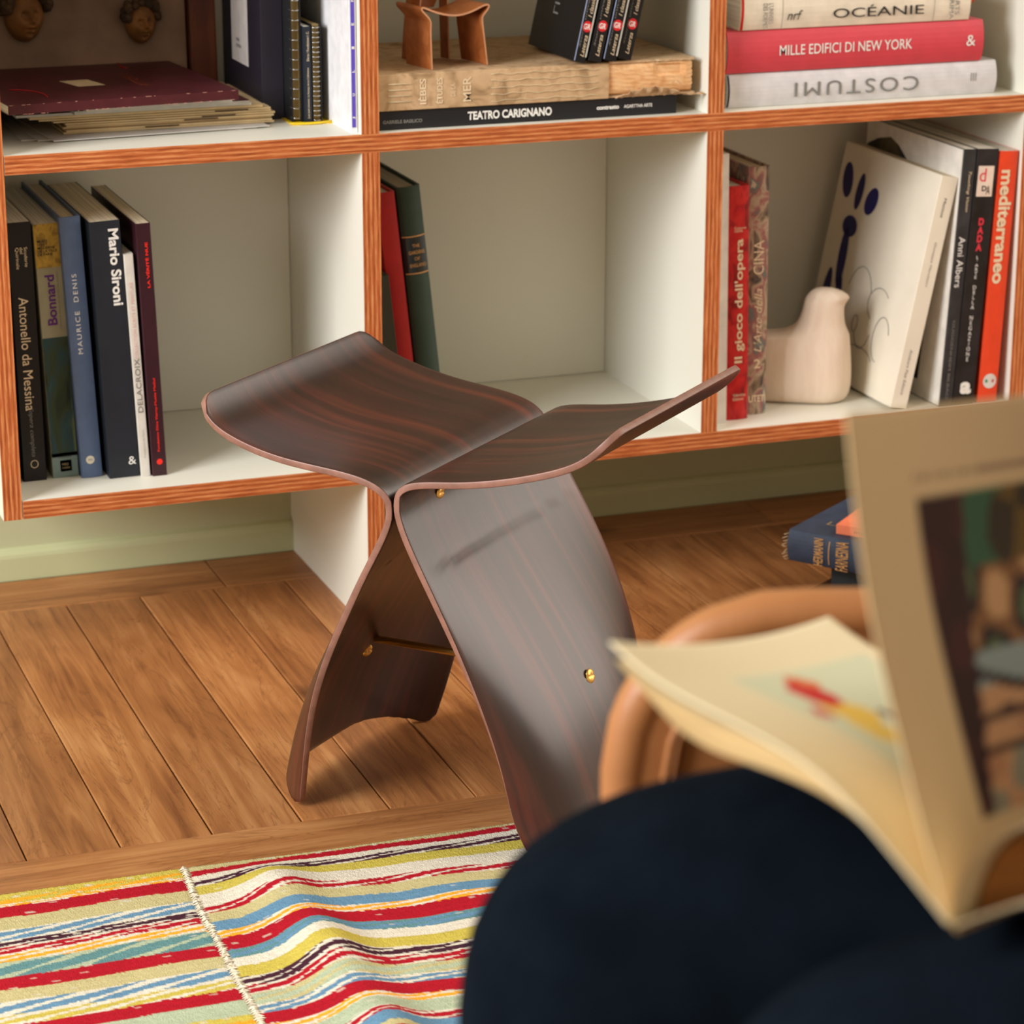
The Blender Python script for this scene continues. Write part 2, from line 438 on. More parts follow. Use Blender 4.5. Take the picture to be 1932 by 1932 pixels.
def spl(K, n):
    K = np.asarray(K, float)
    if K.ndim == 1: K = K[:, None]
    K = np.vstack([2 * K[0] - K[1], K, 2 * K[-1] - K[-2]])
    m = len(K) - 3; t = np.linspace(0, m - 1e-9, n); i = t.astype(int); f = (t - i)[:, None]
    return ((1 - f) ** 3 * K[i] + (3 * f ** 3 - 6 * f ** 2 + 4) * K[i + 1] + (-3 * f ** 3 + 3 * f ** 2 + 3 * f + 1) * K[i + 2] + f ** 3 * K[i + 3]) / 6


KL = [(.1958, .3824), (.1831, .3612), (.1503, .3493), (.1087, .3397), (.0648, .3363), (.0242, .3321), (-.0008, .3187), (.005, .2901), (.0267, .2523), (.0476, .2089), (.0682, .1652), (.0848, .1213), (.0954, .0766), (.1042, .0351), (.1135, -.0003)]
DL = [.142, .1553, .1518, .144, .142, .1426, .137, .1197]
KR = [(.2022, .3988), (.1781, .3697), (.1422, .3562), (.1015, .3447), (.0594, .3366), (.0204, .3333), (-.0013, .3235), (.0065, .2925), (.0293, .2531), (.0535, .2104), (.0748, .1666), (.0918, .1219), (.103, .0772), (.1069, .0339), (.1209, .0003)]
DR = [.1298, .1379, .1412, .1413, .1465, .1469, .1361, .118]
SW = {}


def stool_panel(K, Dk, sx, parent):
    NP = 400; c = spl(K, NP); d = spl(Dk, NP)[:, 0]; c[:, 0] = np.maximum(c[:, 0], .0034)
    tt = np.linspace(0, 1, NP); seglen = np.r_[0, np.cumsum(np.linalg.norm(np.diff(c, axis=0), axis=1))]; Lt = seglen[-1]
    zfoot = c[:, 1]
    def P(t, m):
        s = np.interp(t * Lt, seglen, np.arange(NP))
        x = np.interp(s, np.arange(NP), c[:, 0]); z = np.interp(s, np.arange(NP), c[:, 1]); dd = np.interp(s, np.arange(NP), d)
        leg = t > .52
        u = np.clip((.285 - z) / .285, 0, 1) * leg; b = .045 * u * u * (3 - 2 * u)
        return np.array([sx * (x + b * (1 - abs(m) ** (5 if m < 0 else 2.5))), m * dd, z])
    NT, NM = 110, 41
    ms = np.sin(np.linspace(-PI / 2, PI / 2, NM)) * .35 + np.linspace(-1, 1, NM) * .65
    A = np.zeros((NT, NM, 3)); UV = np.zeros((NT, NM, 2))
    for j, m in enumerate(ms):
        am = abs(m)
        r0 = .018; e = max(0, am * .14 - (.14 - r0)); t0 = (r0 - math.sqrt(max(r0 * r0 - e * e, 0))) / Lt
        arch = .027 * (1 - am ** (5 if m < 0 else 2.5)); rf = .012; e = max(0, am * .118 - (.118 - rf)); zc = rf - math.sqrt(max(rf * rf - e * e, 0))
        zt = max(arch, 0) + zc
        i = np.searchsorted(-zfoot[200:], -zt) + 200; t1 = seglen[min(i, NP - 1)] / Lt
        for i, t in enumerate(np.linspace(t0, t1, NT)): A[i, j] = P(t, m); UV[i, j] = (m * .14, t * Lt)
    A[:, :, 2] -= min(0, A[:, :, 2].min())
    du = np.gradient(A, axis=0); dv = np.gradient(A, axis=1); nn = np.cross(du, dv); nn /= np.linalg.norm(nn, axis=2)[:, :, None]
    th = .0032; V = np.concatenate([(A + nn * th).reshape(-1, 3), (A - nn * th).reshape(-1, 3)]); n = NT * NM
    V[:, 2] -= V[:, 2].min()
    F = []; fm = []
    for i in range(NT - 1):
        for j in range(NM - 1):
            a = i * NM + j; q = (a, a + 1, a + NM + 1, a + NM); F.append(q[::-1]); F.append(tuple(k + n for k in q)); fm += [0, 0]
    rim = [i * NM for i in range(NT)] + [(NT - 1) * NM + j for j in range(1, NM)] + [i * NM + NM - 1 for i in range(NT - 2, -1, -1)] + [j for j in range(NM - 2, 0, -1)]
    for a, b in zip(rim, rim[1:] + rim[:1]): F.append((a, b, b + n, a + n)); fm.append(1)
    me = mesh('bent_panel', V, F, [M_VEN, M_VEDGE], fm, smooth=True, uvs=np.concatenate([UV.reshape(-1, 2)] * 2))
    bm = bmesh.new(); bm.from_mesh(me); bmesh.ops.recalc_face_normals(bm, faces=bm.faces[:]); bm.to_mesh(me); bm.free()
    o = part('bent_panel', me, parent)
    md = o.modifiers.new('bevel', 'BEVEL'); md.width = .0011; md.segments = 2; md.limit_method = 'ANGLE'; md.angle_limit = math.radians(50)
    for e in me.edges: pass
    return o, P


st = thing('stool', 'dark rosewood stool of two bent plywood shells joined like wings before bookcase', 'stool', (-.0401, -.4281, .0006), RZ(math.degrees(-.83749)))
_, PL = stool_panel(KL, DL, -1, st); _, PR = stool_panel(KR, DR, 1, st)


def screw(p, nrm, r, parent, name='screw', slot_rot=0):
    nrm = Vector(nrm).normalized(); q = nrm.to_track_quat('Z', 'Y').to_matrix(); V = []; F = []
    rings = [(1, 0), (.97, .25), (.8, .5), (.5, .68), (0.001, .75)]; K = 20
    for rr, hh in rings:
        for k in range(K):
            a = 2 * PI * k / K; x, y, z = rr * r * math.cos(a), rr * r * math.sin(a), hh * r * .55 - .0012
            if abs(y) < r * .14: z -= r * .25 * (hh > .2)
            V.append(Vector(p) + q @ Vector((x, y, z)))
    for i in range(len(rings) - 1):
        for k in range(K): F.append((i * K + k, i * K + (k + 1) % K, (i + 1) * K + (k + 1) % K, (i + 1) * K + k))
    return part(name, mesh(name, V, F, [M_BRASS], smooth=True), parent)


# stretcher rod with its screw heads
tube('stretcher_rod', [(-.1085, 0, .124), (.1175, 0, .127)], .0036, M_BRASS, st, 14)
screw((.1182, 0, .127), (.95, 0, .3), .0068, st)
screw((-.1075, -.009, .1145), (1, -.35, -.2), .0062, st)
for sx in (1, -1):
    for ny in (-.0745, .0745): screw((sx * .0088, ny, .302), (sx, 0, -.08), .0062, st)

# ------------------------------------------------------------------ bottom left bay
G_BL = None
y = .064
BLU_PIC = blotch('landscape_print', [(20, 34, 30), (52, 66, 44), (38, 70, 78), (96, 108, 70)], (60, 60, 14))
book('thin dark teal book squeezed against the left end panel', .0105, .20, .2, plain('dark_teal_cover', (20, 42, 44), .5), (-.3702, .062, Z1), RY(-.3))
book('black book with long cream title reading downward and a ring emblem at the foot', .0238, .2695, .20, plain('black_cover', (20, 17, 16), .45), (-.3560, .066, Z1), RY(-.75), hard=False,
     letters=[('down', 'Antonello da Messina', CRMI, .0115, .134, .118, .0098), ('down', "l'opera completa", GREY, .0115, .052, .052, .006, dict(shear=.3)),
              ('down', 'Scuderie\ndel\nQuirinale', CRMI, .0125, .233, .022, .0125), ('#x', '', GREY, 0, 0, 1, 1)][:3] + [('h', '#ring', CRMI, .012, .018, .008, .0085)])
bb = book('book with yellow top band, green landscape spine and purple title', .0268, .2655, .2, plain('khaki_cover', (150, 146, 122), .5), (-.3252, .069, Z1), RY(-1.75), hard=False,
          letters=[('h', '#rect', blotch('ochre_print', [(120, 92, 40), (184, 150, 60), (150, 120, 52)], (90, 90, 60)), .0134, .243, .0262, .045),
                   ('h', '#rect', BLU_PIC, .0134, .085, .0262, .126), ('h', '#rect', plain('pale_blue_print', (120, 140, 140), .5), .0134, .013, .0262, .026),
                   ('up', 'Bonnard', plain('purple_ink', (92, 34, 120), .6, noise=0), .0125, .187, .052, .0098, dict(bold=.02)),
                   ('up', "l'oeuvre d'art, un arret du temps", GREY, .0205, .186, .06, .0028),
                   ('h', "MUSÉE\nD'ART\nMODERNE\nDE LA VILLE\nDE PARIS", BLK, .0128, .2415, .0195, .017, dict(bold=.02)),
                   ('h', '#rect', BLK, .0142, .012, .0118, .012), ('h', 'PARIS\nmusées', plain('tan_ink', (170, 150, 120), .6, noise=0), .0142, .012, .008, .006), ('h', 'LUDION', BLK, .0135, .022, .013, .0028)])
book('slate blue book with rounded spine and widely spaced white capitals', .0218, .273, .205, plain('slate_blue_cover', (84, 102, 134), .5), (-.2972, .058, Z1), RY(-2.4), bulge=.0015, pages=M_CREAM,
     letters=[('up', 'MAURICE  DENIS', WHT, .0100, .173, .083, .0048, dict(spacing=1.3)), ('h', '#disc', plain('cream_sticker', (214, 206, 186), .6), .0098, .019, .0088, .0088),
              ('h', 'm', GREY, .0098, .019, .004, .0022)])
book('thick navy-black book with bold white title at the top of its spine', .0312, .2685, .215, plain('navy_black_cover', (30, 34, 42), .5), (-.2708, .047, Z1), RY(-2.1), hard=False, pages=M_CREAM,
     letters=[('down', 'Mario Sironi', WHT, .0235, .2205, .079, .0105, dict(bold=.03)), ('h', '&', WHT, .0245, .017, .008, .0085)])
book('slim white paperback, shortest of the left bottom row, with grey capitals', .0095, .234, .20, plain('white_cover', (214, 208, 198), .5), (-.2384, .044, Z1), RY(-2.2), hard=False,
     letters=[('up', 'DELACROIX', GREY, .0045, .097, .057, .0052), ('up', 'COLLECTION ECRITS ET PEINTURE', plain('faint_pink_ink', (222, 176, 170), .6, noise=0), .005, .165, .08, .0032), ('up', 'Fondation de Paris', plain('faint_grey_ink', (180, 174, 166), .6, noise=0), .005, .035, .03, .0022)])
book('dark maroon book with red title La Vérité nue, last of its row', .0152, .265, .215, plain('maroon_cover', (52, 22, 30), .4), (-.2272, .041, Z1), RY(-1.7), hard=False, pages=M_CREAM,
     letters=[('up', 'LA VÉRITÉ NUE', REDI, .0092, .222, .047, .0035, dict(bold=.03)), ('up', 'Fondation Dina Vierny-Musée Maillol', REDI, .0082, .065, .078, .003, dict(bold=.02)), ('h', '#disc', REDI, .008, .015, .0062, .0062)])

# ------------------------------------------------------------------ bottom middle bay
book('dark olive book leaning against the middle upright, half hidden', .017, .19, .19, plain('olive_dark_cover', (46, 44, 26), .6), (.0358, .05, Z1 + .0), RY(-5.9), hard=True)
book('plain bright red book leaning left beside the green volume', .0195, .275, .19, plain('red_cloth_cover', (158, 14, 12), .5), (.0545, .066, Z1), RY(-5.9), bulge=.001)
M_GRN = plain('green_cloth_cover', (46, 66, 54), .6, bump=.15, bscale=900)
book('dark green cloth book with gold lettered spine panel leaning left', .0265, .277, .205, M_GRN, (.0800, .076, Z1), RY(-5.9), bulge=.005, pages=pages_mat('grey_page_edges', (186, 176, 158)),
     letters=[('h', '#rect', plain('teal_black_label', (14, 30, 30), .3, .6), .01325, .2035, .0255, .0385), ('h', '#rect', GOLD, .01325, .2235, .0255, .0012), ('h', '#rect', GOLD, .01325, .1835, .0255, .0012),
              ('h', 'THE', GOLD, .0135, .2135, .008, .0036), ('h', 'GARDENS', GOLD, .0135, .2065, .0175, .0038), ('h', 'OF', GOLD, .0135, .1995, .006, .0036), ('h', 'ENGLAND', GOLD, .0138, .1925, .0178, .0038)])

# ------------------------------------------------------------------ bottom right bay
book('plain white slim book against the right-hand upright', .0125, .299, .2, plain('white_plain_cover', (216, 210, 202), .5), (.4012, .028, Z1), RY(-.75), hard=False)
M_RED = blotch('red_opera_print', [(120, 10, 14), (178, 20, 26), (196, 38, 36), (150, 18, 22)], (70, 70, 40), .35)
book("glossy red book with cream title Il gioco dell'opera", .0262, .2615, .2, M_RED, (.4170, .035, Z1), RY(-1.05), bulge=.002,
     letters=[('up', "Il gioco dell'opera", CRMI, .0145, .134, .139, .0125, dict(bold=.02)), ('h', 'Costanza\nCERRI', CRMI, .0145, .214, .014, .006), ('h', 'Valentina\nEdizioni', CRMI, .0145, .026, .015, .008)])
M_CIN = blotch('floral_print', [(70, 60, 58), (122, 104, 84), (176, 156, 132), (150, 92, 90), (92, 110, 104), (190, 172, 148)], (70, 70, 34), .4)
book("patterned floral-jacket book titled L'Arte della Cina behind the red one", .0255, .2785, .205, M_CIN, (.4462, .049, Z1), RY(-.6), bulge=.002, pages=M_CREAM,
     letters=[('up', "L'Arte della", CRMI, .0128, .107, .072, .0095, dict(shear=.3)), ('up', 'CINA', CRMI, .0128, .178, .038, .0125), ('h', '2', CRMI, .0128, .058, .008, .0105, dict(bold=.02)), ('h', 'UTET', CRMI, .0128, .018, .019, .008, dict(bold=.02))])
M_IVORY = plain('ivory_cover', (228, 219, 200), .6, noise=.02, nscale=20)
mb = book('cream softcover art book leaning right with a blue sprig on its face', .021, .264, .232, M_IVORY, (.6055, .010, Z1 + .0042), RY(11.35), hard=False, pages=M_CREAM,
          letters=[('down', 'Matisse', BLK, .0105, .229, .022, .0032, dict(shear=.2)), ('down', 'Giuseppe Marchiori', GREY, .0105, .165, .05, .0034, dict(shear=.2)), ('down', 'Amilcare Pizzi Editore', GREY, .0105, .042, .052, .0034, dict(shear=.2))])
# generic blue sprig and pencil curls printed on the face
NAVY = plain('deep_blue_ink', (24, 22, 92), .6, noise=0)
sprig = []; SF = []


def ell(cy, cz, ry, rz, ang, K=20):
    b0 = len(sprig); a = math.radians(ang); sprig.append((-.0005, cy, cz))
    for k in range(K):
        t = 2 * PI * k / K; u, v = ry * math.cos(t), rz * math.sin(t)
        sprig.append((-.0005, cy + u * math.cos(a) - v * math.sin(a), cz + u * math.sin(a) + v * math.cos(a)))
    for k in range(K): SF.append((b0, b0 + 1 + k, b0 + 1 + (k + 1) % K))


for e in [(.209, .222, .0125, .021, -16), (.175, .214, .0085, .022, 6), (.143, .208, .013, .018, 34), (.181, .172, .018, .0125, 0), (.183, .135, .010, .036, -3), (.205, .085, .0095, .034, 3), (.176, .082, .009, .034, 0)]: ell(*e)
part('blue_sprig_print', mesh('blue_sprig_print', sprig, SF, [NAVY]), mb)
for k, (cy, cz, ry, rz, a0, a1) in enumerate([(.125, .095, .03, .04, 20, 160), (.10, .075, .02, .03, 200, 330), (.075, .10, .025, .02, -60, 140), (.055, .065, .018, .026, -90, 160), (.10, .035, .035, .012, 20, 170), (.12, .07, .006, .01, 0, 359)]):
    pts = [(-.0006, cy + ry * math.cos(math.radians(t)), cz + rz * math.sin(math.radians(t))) for t in np.linspace(a0, a1, 14)]
    tube('pencil_line_print', pts, .0004, GREY, mb, 4)
ab = book('black-spined book with a white face behind the leaning cream one, its title white', .0155, .292, .232, plain('charcoal_scuffed_cover', (44, 44, 46), .4, noise=.2, nscale=40), (.6645, .004, Z1), RY(3.15), hard=False,
          letters=[('down', 'Anni Albers', WHT, .0075, .166, .057, .008), ('down', 'Touching Vision', CRMI, .0090, .245, .045, .0042, dict(shear=.3)), ('down', 'GUGGENHEIM BILBAO', GREY, .0075, .055, .09, .003)])
box('face_print', -.0006, -.0001, .002, .230, .001, .291, plain('white_face_print', (220, 214, 204), .5), ab)
V = []; F = []
sil = [(.225, .20), (.226, .262), (.20, .272), (.17, .278), (.15, .272), (.12, .255), (.09, .225), (.07, .19), (.06, .15), (.05, .08), (.055, .02), (.225, .02)]
part('dark_figure_print', mesh('dark_figure_print', [(-.0009, a, b) for a, b in sil], [tuple(range(len(sil)))], [blotch('figure_print', [(24, 22, 24), (40, 38, 34), (96, 84, 54)], (25, 25, 12))]), ab)
M_DADA = plain('black_scuffed_cover', (30, 28, 30), .35, noise=.3, nscale=30)
db = book('scuffed black book with stacked red letters DADA', .0268, .2915, .23, M_DADA, (.6806, .004, Z1), RY(3.2), hard=False,
          letters=[('h', '#rect', plain('pale_pink_label', (226, 206, 190), .6), .0130, .2555, .0195, .034), ('h', 'd', plain('rose_ink', (214, 48, 66), .5, noise=0), .0095, .2625, .0080, .0145), ('h', 'D', BLK, .0125, .2475, .006, .006, dict(bold=.03)), ('h', 'A', BLK, .0175, .2455, .005, .010),
                   ('h', 'DADA', MATS.get('rose_ink') or plain('rose_ink', (214, 48, 66), .5, noise=0), .0130, .196, .0075, .037, dict(stack=True, bold=.05)),
                   ('h', "L'ARTE", WHT, .0128, .159, .0042, .026, dict(stack=True)), ('h', "DELLA", WHT, .0128, .125, .0042, .027, dict(stack=True)), ('h', "NEGAZIONE", WHT, .0128, .078, .0045, .052, dict(stack=True)),
                   ('h', 'a', WHT, .0145, .021, .014, .014, dict(bold=.05))])
book('bright orange-red book with tall white title Mediterraneo', .0240, .287, .23, plain('orange_red_cover', (226, 70, 36), .35, noise=.03), (.7132, .004, Z1), RY(2.3), hard=False, bulge=.001,
     letters=[('down', 'mediterraneo', CRMI, .0115, .202, .128, .0155, dict(bold=.03)), ('h', '#disc', plain('silver_sticker', (214, 206, 200), .5), .0125, .026, .017, .017),
              ('h', '#rect', plain('flag_green', (30, 140, 90), .5), .0085, .026, .0034, .010), ('h', '#rect', plain('flag_red', (196, 44, 52), .5), .0160, .026, .0034, .010)])

# wooden bird: stacked horizontal sections, long body low, neck and head high, beak toward +x
bd = thing('wooden_bird', 'pale maple wooden bird ornament with smooth rounded body, standing on the shelf', 'ornament', (.5435, .088, Z1), RZ(-26))
secs = []
for z, xb, xf, b in [(0.0, -.125, .036, .024), (.002, -.130, .041, .029), (.008, -.133, .0455, .034), (.02, -.135, .0475, .0365), (.035, -.136, .0475, .037), (.05, -.136, .0465, .036), (.062, -.135, .0455, .034),
                     (.068, -.1335, .0448, .0322), (.0725, -.130, .0442, .0305), (.0750, -.119, .0440, .0297), (.0765, -.060, .0438, .0290), (.079, -.038, .0435, .0283), (.084, -.0275, .0430, .0272), (.090, -.0210, .0424, .0260), (.098, -.0165, .0412, .0247), (.108, -.0135, .0405, .0235), (.113, -.0125, .0425, .0225), (.1175, -.0115, .0465, .0212), (.1205, -.0095, .0478, .0195), (.124, -.0065, .0440, .0172), (.1275, -.002, .036, .0135), (.1295, .004, .028, .009), (.1303, .011, .020, .004)]:
    secs.append((z, xb, xf, b))
V = []; F = []; K = 36
XC = .008
for z, xb, xf, b in secs:
    xc = max(XC, xb + .35 * (xf - xb))
    w_ = min(1, max(0, (-.02 - xb) / .06))
    for k in range(K):
        t = 2 * PI * k / K; ct, s_ = math.cos(t), math.sin(t)
        if ct >= 0: x = xc + (xf - xc) * ct; yy = b * s_
        else:
            x = xc + (xc - xb) * math.copysign(abs(ct) ** (1 - .25 * w_), ct); yy = b * math.copysign(abs(s_) ** (1 - .25 * w_), s_)
            yy *= 1 - .38 * w_ * min(1, (xc - x) / .14) ** 1.3
        if .110 < z < .126 and ct > .6: yy *= 1 - .55 * (ct - .6) / .4
        nk_ = min(1, max(0, (z - .078) / .01)); V.append((XC + (x - XC) * (1 - .13 * nk_) * .97, yy * (.93 - .06 * nk_), z * .995))
for i in range(len(secs) - 1):
    for k in range(K): F.append((i * K + k, i * K + (k + 1) % K, (i + 1) * K + (k + 1) % K, (i + 1) * K + k))
F.append(tuple(range(K))[::-1]); F.append(tuple((len(secs) - 1) * K + k for k in range(K)))
M_MAPLE = wood('pale_maple', (222, 198, 176), (234, 214, 194), (242, 226, 208), scale=(120, 120, 10), rough=.5, rnd=False, bump=.03, fig=(20, 20, 4), distort=.3)
bo = part('carved_body', mesh('carved_body', V, F, [M_MAPLE], smooth=True), bd)
md = bo.modifiers.new('sub', 'SUBSURF'); md.levels = 1; md.render_levels = 2

# ------------------------------------------------------------------ upper left bay
pq = thing('clay_relief', 'dusty plaster panel with two brown clay cherub heads in a dark wood frame', 'relief', (-.36, .262, Z2), Matrix.Rotation(math.radians(-3), 3, 'X'))
box('plaster_panel', 0, .237, 0, .008, .0, .25, plain('dusty_plaster', (134, 108, 90), .9, noise=.14, nscale=14, bump=.3, bscale=60), pq, .001)
M_DKW = wood('dark_frame_wood', (54, 22, 10), (96, 44, 20), (128, 66, 32), scale=(60, 60, 4), rough=.5)
box('frame_stile', .239, .268, -.010, .012, 0, .27, M_DKW, pq, .002)
box('frame_stile', -.004, -.0005, -.010, .012, 0, .27, M_DKW, pq, .001)
box('frame_rail', -.0005, .239, -.006, .012, .2505, .27, M_DKW, pq, .002)
M_CLAY = plain('brown_clay', (124, 80, 36), .6, noise=.15, nscale=60)
M_CLAYD = plain('dark_clay_hair', (66, 46, 26), .8, noise=.3, nscale=80, bump=.6, bscale=150)


def head(cx, cz, s, turn, parent):
    """cherub face in relief: deformed sphere with brow, nose, cheeks, lips, chin; curls as hair"""
    bm = bmesh.new(); bmesh.ops.create_uvsphere(bm, u_segments=120, v_segments=80, radius=1)
    g = lambda x, z, cx_, cz_, r: math.exp(-((x - cx_) ** 2 + (z - cz_) ** 2) / (r * r))
    for v in bm.verts:
        x, yy, z = v.co
        X = x * .78 * (1 - .14 * max(0, -z) - .05 * z); Z = z; Y = yy * .75
        if yy < 0:
            Y -= .30 * g(x * 1.0, z, 0, -.16, .13) + .16 * g(x * 1.3, z, 0, .04, .14)        # nose, bridge
            Y += .24 * (g(x, z, -.30, .06, .15) + g(x, z, .30, .06, .15))                    # eye sockets
            Y -= .11 * (g(x, z * 1.3, -.30, .05, .09) + g(x, z * 1.3, .30, .05, .09))        # lids
            Y -= .10 * (g(x, z, -.40, -.26, .20) + g(x, z, .40, -.26, .20))                  # cheeks
            Y -= .16 * g(x * .7, z * 1.5, 0, -.60, .12) + .13 * g(x * .9, z * 1.5, 0, -.84, .10)   # lips
            Y += .16 * g(x * .5, z * 2.2, 0, -1.06, .10) + .12 * g(x * .6, z * 1.4, 0, -.93, .10)  # mouth line, fold
            Y -= .12 * g(x, z, 0, -.84, .16)                                                 # chin
            Y -= .10 * g(x * .45, z * 1.3, 0, .34, .13)                                      # brow
        v.co = (X, Y, Z)
    R = Matrix.Rotation(math.radians(turn), 4, 'Z'); bm.transform(Matrix.Translation((cx, -.004, cz)) @ R @ Matrix.Scale(s, 4))
    h_ = part('clay_head', bm_mesh('clay_head', bm, [M_CLAY], True), parent)
    bm = bmesh.new(); rr = random.Random(int(cx * 1000))
    for i in range(46):
        a = rr.uniform(-.25, PI + .25); rad = rr.uniform(.72, 1.02); x = math.cos(a) * rad * .98; z = math.sin(a) * rad * .78 + .38
        m_ = Matrix.Translation((x, rr.uniform(-.55, -.05) if rad < .85 else rr.uniform(-.3, .1), z)) @ Matrix.Scale(rr.uniform(.14, .24), 4)
        bmesh.ops.create_icosphere(bm, subdivisions=2, radius=1, matrix=m_)
    bm.transform(Matrix.Translation((cx, -.004, cz)) @ R @ Matrix.Scale(s, 4))
    part('curly_hair', bm_mesh('curly_hair', bm, [M_CLAYD], True), h_)


head(.0635, .099, .027, 14, pq); head(.187, .0865, .0215, 10, pq)

# stack of albums: papers, cream booklets, grey booklets, burgundy album
lz = Z2
rr = random.Random(3)
M_PAPER = plain('white_paper', (214, 208, 200), .8, noise=.03)
M_KRAFT = plain('cream_booklet_paper', (222, 196, 150), .8, noise=.06, nscale=30)
sheet = None
for k in range(3):
    o = thing('paper_sheet', ['loose white sheet flat on the shelf, lowest of three', 'loose white sheet in the middle of three on the shelf', 'loose white sheet, uppermost of three under the booklets'][k], 'paper', (-.338 + .014 * k, .055 + .012 * (2 - k), lz), RZ(-2 + 5 * k * .6))
    box('leaf', 0, .225, 0, .15, 0, .0007, M_PAPER, o); lz += .0008
NB_ = 9
BLAB = ['lowest', 'second', 'third', 'fourth', 'fifth', 'sixth', 'seventh', 'eighth', 'topmost']
for k in range(NB_):
    th = .0022 if k < 7 else .0030
    x0 = -.292 + (0 if k < 5 else -.012 * (k - 4)) + rr.uniform(-.003, .003); x1 = -.0745 + rr.uniform(-.004, .001) - (0 if k < 7 else .012 * (k - 6))
    o = thing('booklet', 'thin cream booklet in the flat stack, %s of nine counted from the shelf' % BLAB[k], 'booklet', (x0, .088 + rr.uniform(-.003, .004), lz), RZ(rr.uniform(-.6, .8)), 'thin booklets stacked under the burgundy album')
    mt = M_KRAFT if k != 8 else M_PAPER
    box('booklet_leaves', 0, x1 - x0, .0006, .165, .0003, th - .0004, mt, o)
    box('booklet_cover', 0, x1 - x0, 0, .166, th - .0004, th - .0001, mt, o)
    if k in (1, 3, 4, 6): box('label_print', .06 + .02 * k, .095 + .02 * k, -.0004, -.0001, .0004, th - .0005, plain('dark_label', (92, 70, 50), .7), o)
    lz += th
o = thing('booklet', 'grey-edged maroon booklet sticking out right near the top of the stack', 'booklet', (-.285, .072, lz), RZ(3)); box('booklet_leaves', 0, .182, 0, .19, 0, .0036, plain('grey_booklet_paper', (190, 186, 176), .8), o); box('booklet_cover', 0, .182, -.0003, .19, .0037, .0041, plain('maroon_card', (90, 30, 36), .6), o); lz += .0042
o = thing('booklet', 'white booklet directly under the burgundy album, its edge flush with it', 'booklet', (-.275, .062, lz), RZ(4)); box('booklet_leaves', 0, .152, 0, .185, 0, .0040, plain('grey_white_paper', (200, 196, 184), .8), o)
box('booklet_cover', 0, .152, -.0003, .185, .0041, .0043, M_PAPER, o); lz += .0046
M_BURG = plain('burgundy_card', (74, 24, 30), .45, noise=.1, nscale=30)
bz = max(lz, .5665)
al = book('burgundy album with a small cream label lying on top of the booklet stack', .0095, .236, .245, M_BURG, (-.124, .044, bz), RZ(5) @ RY(-90), pages=M_CREAM, hard=False, name='album')
# cover print (the top face is local +x)
V = lambda pts, dx=.0099: [(dx, a, b) for a, b in pts]
part('label', mesh('label', V([(.085, .112), (.085, .140), (.128, .148), (.128, .118)]), [(0, 1, 2, 3)], [plain('cream_label', (206, 182, 146), .7)]), al)
for y0, z0, s1 in [(.20, .03, 1), (.05, .215, -1)]:
    tube('printed_arc', [(.0099, y0 + .045 * math.cos(t), z0 + s1 * .05 * math.sin(t) * .6) for t in np.linspace(.2, 1.9, 10)], .0007, plain('red_line_ink', (170, 20, 24), .6, noise=0), al, 4)
put_text(al, 'PITTORI', plain('rust_ink', (140, 60, 34), .6, noise=0), .07, .011, lambda a, c: (.0099, .10 + a, .075 + c))
rg = random.Random(11)
V_ = []; F_ = []
for k in range(60):
    zz = rg.uniform(0, .236); e_ = rg.choice([0, .0095]); b0 = len(V_); l_ = rg.uniform(.001, .006)
    V_ += [(e_ + (.0001 if e_ else -.0001), -.0004, zz), (e_ + (-.0006 if e_ else .0006), -.0004, zz + l_ * .5), (e_ + (.0001 if e_ else -.0001), -.0004, zz + l_)]; F_.append((b0, b0 + 1, b0 + 2))
part('edge_wear', mesh('edge_wear', V_, F_, [plain('worn_pink_card', (196, 140, 126), .8)]), al)

# dark binder, spiral books, booklet, white book
bn = thing('binder', 'tall dark purple-black binder with a white title label on its side', 'binder', (-.0800, .118, Z2))
box('binder_case', 0, .0235, 0, .158, 0, .30, plain('purple_black_card', (34, 30, 42), .5), bn, .0008)
box('title_label', -.0005, .0002, .052, .118, .048, .235, plain('label_paper', (216, 208, 204), .7), bn)
put_text(bn, "l'Opera\nda Camera", GREY, .045, .022, lambda a, c: (-.0008, .088 - a, .13 + c), shear=.2)
put_text(bn, "note\nprivate", GREY, .02, .012, lambda a, c: (-.0008, .088 - a, .068 + c))
M_SIL = plain('silver_wire', (205, 205, 205), .25, .5, metal=1, noise=0)
M_KR2 = pages_mat('kraft_page_edges', (176, 150, 98))


def spiral(x, w_, h_, yb, n, label, nm='spiral_book'):
    s = thing(nm, label, 'book', (x, yb, Z2 + .0012))
    box('page_block', .0008, w_ - .0008, .006, .16, .001, h_ - .001, M_KR2, s)
    box('back_board', w_ - .0007, w_, .0, .162, 0, h_, BLK, s); box('front_board', 0, .0007, .0, .162, 0, h_, BLK, s)
    V = []; F = []; seg = 6; r = .0005
    for i in range(n):     # wire rings as one part each would be tiny; every ring a loop in one comb
        zc = h_ * (i + .5) / n; b0 = len(V); K = 12
        for k in range(K):
            t = 2 * PI * k / K; cx, cy = w_ / 2 + (w_ / 2 + .0006) * math.cos(t), .0055 + .0062 * math.sin(t)
            for j in range(seg):
                u = 2 * PI * j / seg; V.append((cx + r * math.cos(u) * math.cos(t), cy + r * math.cos(u) * math.sin(t), zc + .0012 * math.sin(t) + r * math.sin(u)))
        for k in range(K):
            for j in range(seg): F.append((b0 + k * seg + j, b0 + k * seg + (j + 1) % seg, b0 + ((k + 1) % K) * seg + (j + 1) % seg, b0 + ((k + 1) % K) * seg + j))
    c_ = part('wire_comb', mesh('wire_comb', V, F, [M_SIL], smooth=True), s); c_['kind'] = 'stuff'
    return s


